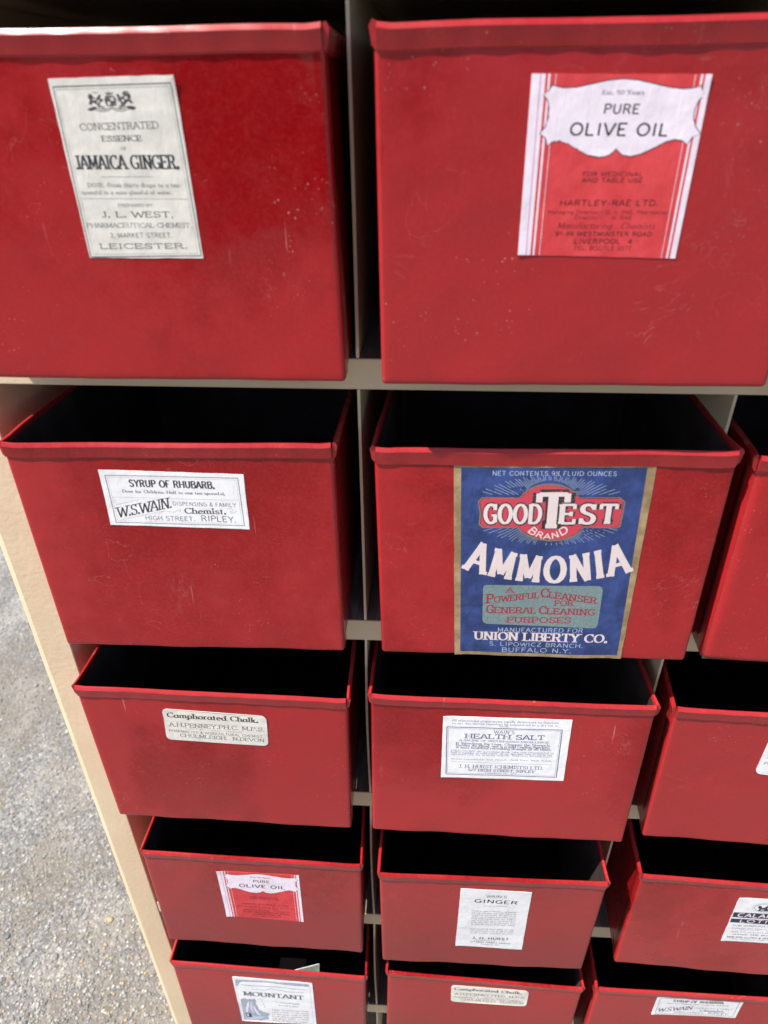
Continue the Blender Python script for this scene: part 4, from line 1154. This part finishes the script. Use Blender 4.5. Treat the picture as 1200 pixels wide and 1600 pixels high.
EMBLEM = {  # heraldic device printed at the head of the ginger essence label, in its own 0..1 box
    'p': [
        [(.40, .30), (.60, .30), (.62, .62), (.58, .78), (.42, .78), (.38, .62)],
        [(.44, .82), (.56, .82), (.58, .95), (.53, .88), (.50, 1.0), (.47, .88), (.42, .95)],
        # left beast rearing
        [(.05, .42), (.09, .60), (.06, .74), (.10, .90), (.16, .84), (.17, .74), (.22, .66), (.27, .78), (.30, .86), (.33, .80), (.30, .68), (.35, .62), (.36, .54), (.30, .50), (.27, .36), (.33, .28), (.24, .24), (.20, .40), (.14, .48), (.10, .36)],
        # right beast rearing, mane and tail
        [(.95, .42), (.91, .58), (.93, .76), (.88, .97), (.80, .98), (.76, .86), (.79, .74), (.72, .70), (.68, .86), (.64, .82), (.66, .66), (.64, .56), (.70, .48), (.70, .34), (.66, .26), (.76, .24), (.80, .40), (.86, .50), (.90, .38)],
        # ribbon ends
        [(.0, .16), (.06, .08), (.16, .14), (.22, .26), (.12, .28), (.06, .24)], [(1.0, .20), (.93, .08), (.85, .12), (.78, .26), (.88, .30), (.94, .26)],
    ],
    'w': [[(.43, .35), (.49, .35), (.49, .50), (.43, .50)], [(.51, .54), (.57, .54), (.57, .70), (.51, .70)], [(.12, .62), (.18, .58), (.24, .60), (.18, .66)],
          [(.78, .60), (.86, .62), (.84, .76), (.80, .70)], [(.24, .44), (.29, .56), (.26, .60), (.22, .50)], [(.72, .52), (.76, .46), (.78, .56), (.74, .62)]],
    'l': [[(.10, .22), (.20, .10), (.32, .05), (.42, .08), (.50, .20), (.58, .08), (.68, .05), (.80, .10), (.90, .22)],
          [(.14, .30), (.24, .18), (.34, .14), (.43, .18), (.50, .28), (.57, .18), (.66, .14), (.76, .18), (.86, .30)],
          [(.36, .30), (.30, .22), (.38, .16)], [(.64, .30), (.70, .22), (.62, .16)], [(.17, .96), (.26, .92), (.28, .98)]],
}

def add_label(sh, drawer, design, quad, base, rad=0.0, name='label', seed=1, kind_label=None, extra=None):
    r = random.Random(seed)
    pos, w, h = label_quad(sh, quad, [(r.choice((0, 1)), r.choice((0, 1)), r.uniform(.0004, .0011)) for _ in range(2)])
    outline = rounded(rad, w, h, .18, r)
    V, F = fill_poly(outline, w, h)
    b = MB()
    b.add([pos(u, v, .00030) for u, v in V], F)
    n = len(outline)
    vs = [pos(u, v, .00030) for u, v in outline] + [pos(u, v, -.0001) for u, v in outline]
    b.add(vs, [(i, i + n, (i + 1) % n + n, (i + 1) % n) for i in range(n)])
    lab = add_obj('label', b.mesh('label', [PAPER[base]]), drawer)
    if kind_label:
        lab['label'] = kind_label
    groups = {}
    cnt = [0, 0]; last = [None]
    def get(role, inkname, keep=None):
        return groups.setdefault((role, inkname, len(groups) if keep is None else keep), MB())
    def off():
        cnt[0] += 1
        return .000312 + cnt[1] * .000011 + (cnt[0] % 24) * .0000004
    def strip(mb, st, warp=lambda x, y: (x, y)):
        o = off()
        l_, r_ = st
        if len(l_) == 2:      # long straight strokes follow the dented surface
            n_ = max(1, int(math.hypot(l_[1][0] - l_[0][0], l_[1][1] - l_[0][1]) / 2.5))
            l_ = [(l_[0][0] + (l_[1][0] - l_[0][0]) * i / n_, l_[0][1] + (l_[1][1] - l_[0][1]) * i / n_) for i in range(n_ + 1)]
            r_ = [(r_[0][0] + (r_[1][0] - r_[0][0]) * i / n_, r_[0][1] + (r_[1][1] - r_[0][1]) * i / n_) for i in range(n_ + 1)]
        k = len(l_)
        mb.add([pos(*warp(x, y), o) for x, y in l_] + [pos(*warp(x, y), o) for x, y in r_], [(i, k + i, k + i + 1, i + 1) for i in range(k - 1)])
    def line(pts, width, inkname, role='border'):
        mm = [(x * w, y * h) for x, y in pts]
        mb = get(role, inkname, 'all' if role == 'emblem' else ('rays' if inkname == 'pale' else None))
        if len(mm) > 6:     # smooth curve
            dense = mm
            strip(mb, ribbon(dense, width, width, 0), lambda x, y: (x / w, y / h))
            return
        for a_, b_ in zip(mm, mm[1:]):
            d = math.hypot(b_[0] - a_[0], b_[1] - a_[1]); k = max(1, int(d / 4))
            pp = [(a_[0] + (b_[0] - a_[0]) * i / k, a_[1] + (b_[1] - a_[1]) * i / k) for i in range(k + 1)]
            strip(mb, ribbon(pp, width, width, 0), lambda x, y: (x / w, y / h))
    def fill(pts, inkname, role='printed_shape'):
        V2, F2 = fill_poly(pts, w, h)
        if last[0] != inkname:
            cnt[1] += 1; last[0] = inkname
        o = off()
        get(role, inkname, 'all' if role == 'emblem' else None).add([pos(u, v, o) for u, v in V2], F2)
    if extra:
        extra(line, fill)
    for it in DESIGNS[design]:
        if it[0] == 'p':
            fill(it[1], it[3])
        elif it[0] == 'l':
            line(it[1], it[2], it[3])
        else:
            _, s, x0, y0, x1, y1, cap, st, inkname = it[:9]
            wx = (x1 - x0) * w; cp = cap * h
            mode = it[9] if len(it) > 9 else None
            amp = (it[10] * h) if mode else 0
            def warp(x, y, x0=x0, y0=y0, x1=x1, y1=y1, wx=wx, cp=cp, mode=mode, amp=amp):
                t = x / wx
                dy = 0
                if mode:
                    q = 2 * t - 1
                    dy = amp * (1 - q * q)
                    sl_ = -4 * amp / wx * q * 1.0          # slope of the baseline
                    if mode == 'fan':
                        x = x - sl_ * y * .9
                        y = y * (1 + .10 * q * q)
                    else:
                        x = x - sl_ * y
                return (x0 * w + x) / w, ((y0 + (y1 - y0) * t) * h + y + dy) / h
            if last[0] != 'text' or st == 'slabhw':
                cnt[1] += 1; last[0] = 'text'
            mb = get('lettering', inkname)
            for stp in text_strips(s, wx, cp, st):
                strip(mb, stp, warp)
    for (role, inkname, _), mb in groups.items():
        if mb.f:
            add_obj(role, mb.mesh(role, [INK[inkname]]), lab)
    return lab

def emblem_extra(line, fill):
    x0, y0, sx, sy = .262, .823, .40, .108
    Q = lambda p: (x0 + p[0] * sx, y0 + p[1] * sy)
    for pl in EMBLEM['p']:
        fill([Q(p) for p in pl], 'soft', 'emblem')
    for pl in EMBLEM['w']:
        fill([Q(p) for p in pl], 'cream', 'emblem')
    for pl in EMBLEM['l']:
        line([Q(p) for p in pl], .35, 'ink', 'emblem')

def stripes_extra(line, fill):
    def bar(u0, u1, c):
        fill([(u0, .0), (u1, .0), (u1, 1.0), (u0, 1.0)], c, 'printed_stripe')
    bar(.002, .080, 'white'); bar(.050, .056, 'magenta'); bar(.095, .107, 'white'); bar(.137, .140, 'white')
    bar(.964, .998, 'white'); bar(.939, .951, 'white'); bar(.908, .911, 'white')

XC = {'A': (XI + 0) / 2, 'B': X2 / 2, 'C': X2 * 1.5}
FIT = {   # pulled out, shift, yaw, lift, front lean, roll, half width change at the bottom, extra at the top
 'A0': (0.0535, 0.0109, 0.0001, 0.0005, -0.0031, -0.0035, 0.0070, -0.0039), 'B0': (0.0567, 0.0073, -0.0053, 0.0015, -0.0027, -0.0052, -0.0022, 0.0014),
 'A1': (0.0481, 0.0079, -0.0047, 0.0011, 0.0335, -0.0142, -0.0018, 0.0009), 'B1': (0.0441, 0.0086, 0.0101, 0.0015, 0.0226, -0.0178, 0.0028, 0.0009),
 'C1': (0.0455, 0.0002, 0.0380, 0.0009, -0.0018, -0.0098, -0.0001, 0.0020), 'A2': (0.0472, 0.0027, 0.0057, 0.0009, -0.0070, 0.0069, 0.0005, 0.0017),
 'B2': (0.0488, -0.0031, 0.0034, 0.0011, 0.0234, -0.0002, 0.0043, -0.0016), 'C2': (0.0428, -0.0007, 0.0380, 0.0008, -0.0228, -0.0177, 0.0004, 0.0039),
 'A3': (0.0501, 0.0125, 0.0000, 0.0007, -0.0181, 0.0201, -0.0028, -0.0006), 'B3': (0.0573, -0.0022, -0.0091, 0.0009, -0.0255, -0.0057, -0.0044, 0.0003),
 'C3': (0.0476, 0.0064, 0.0300, 0.0011, -0.0235, -0.0073, -0.0047, 0.0025), 'A4': (0.0515, 0.0067, 0.0099, 0.0009, 0.0, 0.0162, 0.0012, 0.0012),
 'B4': (0.0482, 0.0042, 0.0172, 0.0010, 0.0001, 0.0112, -0.0008, -0.0008), 'C4': (0.0493, -0.0008, 0.0, 0.0010, 0.0, -0.0023, 0.0005, 0.0005),
 'C0': (0.052, 0.0, 0.0, .001, 0.0, 0.0, 0.0, 0.0),
 'AT': (0.055, 0.004, 0.0, .001, 0.0, 0.0, 0.0, 0.0), 'BT': (0.054, 0.002, 0.0, .001, 0.0, 0.0, 0.0, 0.0), 'CT': (0.052, 0.0, 0.0, .001, 0.0, 0.0, 0.0, 0.0),
}
GROUP = 'red metal drawers pulled a little way out of the tan cabinet'
# key: paint, thing label, label spec (design, quad mm TL TR BR BL, paper, corner radius, part label, extra)
SPEC = {
 'A0': (0, 'red metal drawer with a tall off-white ginger essence label, upper left',
        ('ginger_essence', ((-27.8, 188.5), (50.9, 189.5), (51.9, 86.1), (-26.6, 86.5)), 'cream', 0, 'off-white paper label for concentrated ginger essence', emblem_extra)),
 'B0': (1, 'red metal drawer bearing the larger pink and white olive oil label',
        ('olive_oil', ((-45.8, 187.4), (54.0, 185.7), (54.2, 86.8), (-45.2, 89.3)), 'red', 0, 'square red and white olive oil label', stripes_extra)),
 'A1': (1, 'red metal drawer with the larger, sharper white rhubarb syrup label, on the left',
        ('rhubarb', ((-59.2, 188.9), (60.5, 185.3), (59.5, 133.1), (-60.5, 136.3)), 'white', 0, 'wide white rhubarb syrup label', None)),
 'B1': (0, 'red metal drawer bearing the big blue and gold ammonia label',
        ('ammonia', ((-76.4, 202.0), (79.7, 199.8), (81.5, 1.8), (-70.8, 1.0)), 'gold', 0, 'large blue and gold ammonia label', None)),
 'C1': (0, 'plain looking red drawer with a bright lit left edge, beside the blue ammonia drawer', None),
 'A2': (0, 'red metal drawer with the larger rounded cream chalk label, left of the health salt drawer',
        ('chalk', ((-51.7, 187.0), (54.8, 183.4), (52.9, 138.0), (-54.4, 140.6)), 'cream', 5.5, 'rounded cream chalk label', None)),
 'B2': (1, 'red metal drawer with a white and blue health salt label, below the ammonia drawer',
        ('health_salt', ((-67.3, 188.4), (61.4, 190.1), (63.1, 100.8), (-66.1, 97.4)), 'white', 0, 'white health salt label printed in blue', None)),
 'C2': (1, 'red drawer at the right edge showing only the rounded end of a white label',
        ('chalk', ((-43.4, 179.2), (86.0, 179.5), (85.0, 122.0), (-45.0, 122.0)), 'white', 8.0, 'rounded white chalk label', None)),
 'A3': (2, 'dull red drawer with the small red and white olive oil label, lower left',
        ('olive_oil', ((-45.7, 180.2), (57.0, 181.2), (57.2, 72.0), (-45.0, 72.9)), 'red', 0, 'small red and white olive oil label', stripes_extra)),
 'B3': (2, 'dull mottled red drawer with a small white ginger label, below the health salt drawer',
        ('wains_ginger', ((-35.9, 187.5), (47.7, 185.1), (48.4, 48.5), (-36.7, 50.4)), 'white', 0, 'upright white ginger label', None)),
 'C3': (1, 'red drawer at the right edge with a white calamine lotion label, dark banded',
        ('calamine', ((-17.6, 182.3), (60.4, 185.0), (64.0, 85.4), (-14.9, 83.4)), 'white', 0, 'white calamine lotion label with dark bands', None)),
 'A4': (2, 'red drawer at lower left with a blue and white mountant label and paper inside',
        ('mountant', ((-53.4, 183.0), (61.9, 183.5), (62.6, 54.1), (-52.2, 48.9)), 'white', 2.0, 'blue and white mountant label', None)),
 'B4': (2, 'mottled red drawer with a small rounded cream chalk label, lowest of the middle column',
        ('chalk', ((-45.0, 189.2), (63.5, 192.3), (64.0, 147.9), (-43.3, 142.1)), 'cream', 6.0, 'small rounded cream chalk label', None)),
 'C4': (2, 'lowest red drawer on the right, with a small white rhubarb syrup label',
        ('rhubarb', ((-53.8, 199.3), (60.4, 203.4), (61.3, 150.8), (-53.0, 145.6)), 'white', 0, 'small white rhubarb syrup label', None)),
 'C0': (0, 'unlabelled red drawer to the right of the larger olive oil drawer', None),
 'AT': (0, 'unlabelled red drawer directly above the ginger essence drawer', None),
 'BT': (1, 'unlabelled red drawer directly above the larger olive oil drawer', None),
 'CT': (0, 'unlabelled red drawer in the top right corner of the cabinet', None),
}

def shelf_top(key):
    return zt(0) if key[1] == 'T' else zt(int(key[1]) + 1)

SHAPES = {}
for idx, (key, (paint, text, spec)) in enumerate(SPEC.items()):
    pull, shf, yaw, dz, pit, rol, dw, tw = FIT[key]
    hw = (X2 - .02674) / 2
    sh = Shape(2 * (hw + dw), 2 * (hw + dw + tw), pit, rol, 100 + idx)
    if key == 'C1':
        sh.rb = .0085
    SHAPES[key] = sh
    d = empty('metal_drawer', (XC[key[0]] + shf, -pull, shelf_top(key) + dz), text, 'drawer', GROUP)
    d.rotation_euler = (0, 0, -yaw)
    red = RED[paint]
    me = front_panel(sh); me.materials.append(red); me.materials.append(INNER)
    add_obj('front_panel', me, d)
    a = sh.wb / 2
    # side sheets
    for s in (-1, 1):
        b = MB(); ny, nz = 10, 6
        ys = [.0035 + (LEN - .0035) * (i / ny) ** 1.5 for i in range(ny + 1)]
        for side, xo in ((0, s * (a - .0012)), (1, s * (a - .0024))):
            vs = [sh.D(xo + s * .0006 * math.sin(14 * y + idx) * math.sin(math.pi * j / nz), y, .004 + (HD - .008) * j / nz) for y in ys for j in range(nz + 1)]
            fs = []
            for i in range(ny):
                for j in range(nz):
                    q = i * (nz + 1) + j
                    f = (q, q + nz + 1, q + nz + 2, q + 1)
                    fs.append(f if (s > 0) == (side == 0) else f[::-1])
            b.add(vs, fs, side)
        add_obj('side_panel', b.mesh('side_panel', [red, INNER], smooth=True), d)
    def panel(name, lo, hi, fm):
        b = MB(); b.box(*lo, fm) if False else b.box(lo[0], hi[0], lo[1], hi[1], lo[2], hi[2], faces_mi=fm)
        b.v = [sh.D(*v) for v in b.v]
        add_obj(name, b.mesh(name, [red, INNER, FLOOR_SHADE]), d)
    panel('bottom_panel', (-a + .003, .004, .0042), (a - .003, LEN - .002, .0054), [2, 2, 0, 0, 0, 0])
    panel('back_panel', (-a + .003, LEN - .0015, .0060), (a - .003, LEN, HD - .004), [0, 1, 1, 0, 0, 0])
    for name, b in rim_meshes(sh):
        me = b.mesh(name, [red], smooth=True)
        me.set_sharp_from_angle(angle=math.radians(24))
        me.materials.clear(); me.materials.append(RIM)
        add_obj(name, me, d)
    if spec:
        design, quad, base, rad, lname, extra = spec
        add_label(sh, d, design, quad, base, rad, seed=idx, kind_label=lname, extra=extra)

# ------------------------------------------------------------------ paper standing in the lowest left drawer
b = MB()
y0 = -.030
pts = [(-.0784, -1.0968), (-.122, -1.1235), (-.128, -1.270), (-.090, -1.272)]
fr = []; bk = []
for i, (x, z) in enumerate(pts):
    fr.append((x, y0 + .010 * (0 if i < 2 else 1), z + GZ)); bk.append((x, y0 + .0006 + .010 * (0 if i < 2 else 1), z + GZ))
b.add(fr + bk, [(0, 1, 2, 3), (7, 6, 5, 4), (0, 4, 5, 1), (1, 5, 6, 2), (2, 6, 7, 3), (3, 7, 4, 0)])
pm = b.mesh('paper_sheet', [PAPER['green']])
o = add_obj('paper_sheet', pm)
o['label'] = 'pale greenish paper with its pointed corner sticking up inside the lowest left drawer'
o['category'] = 'paper'
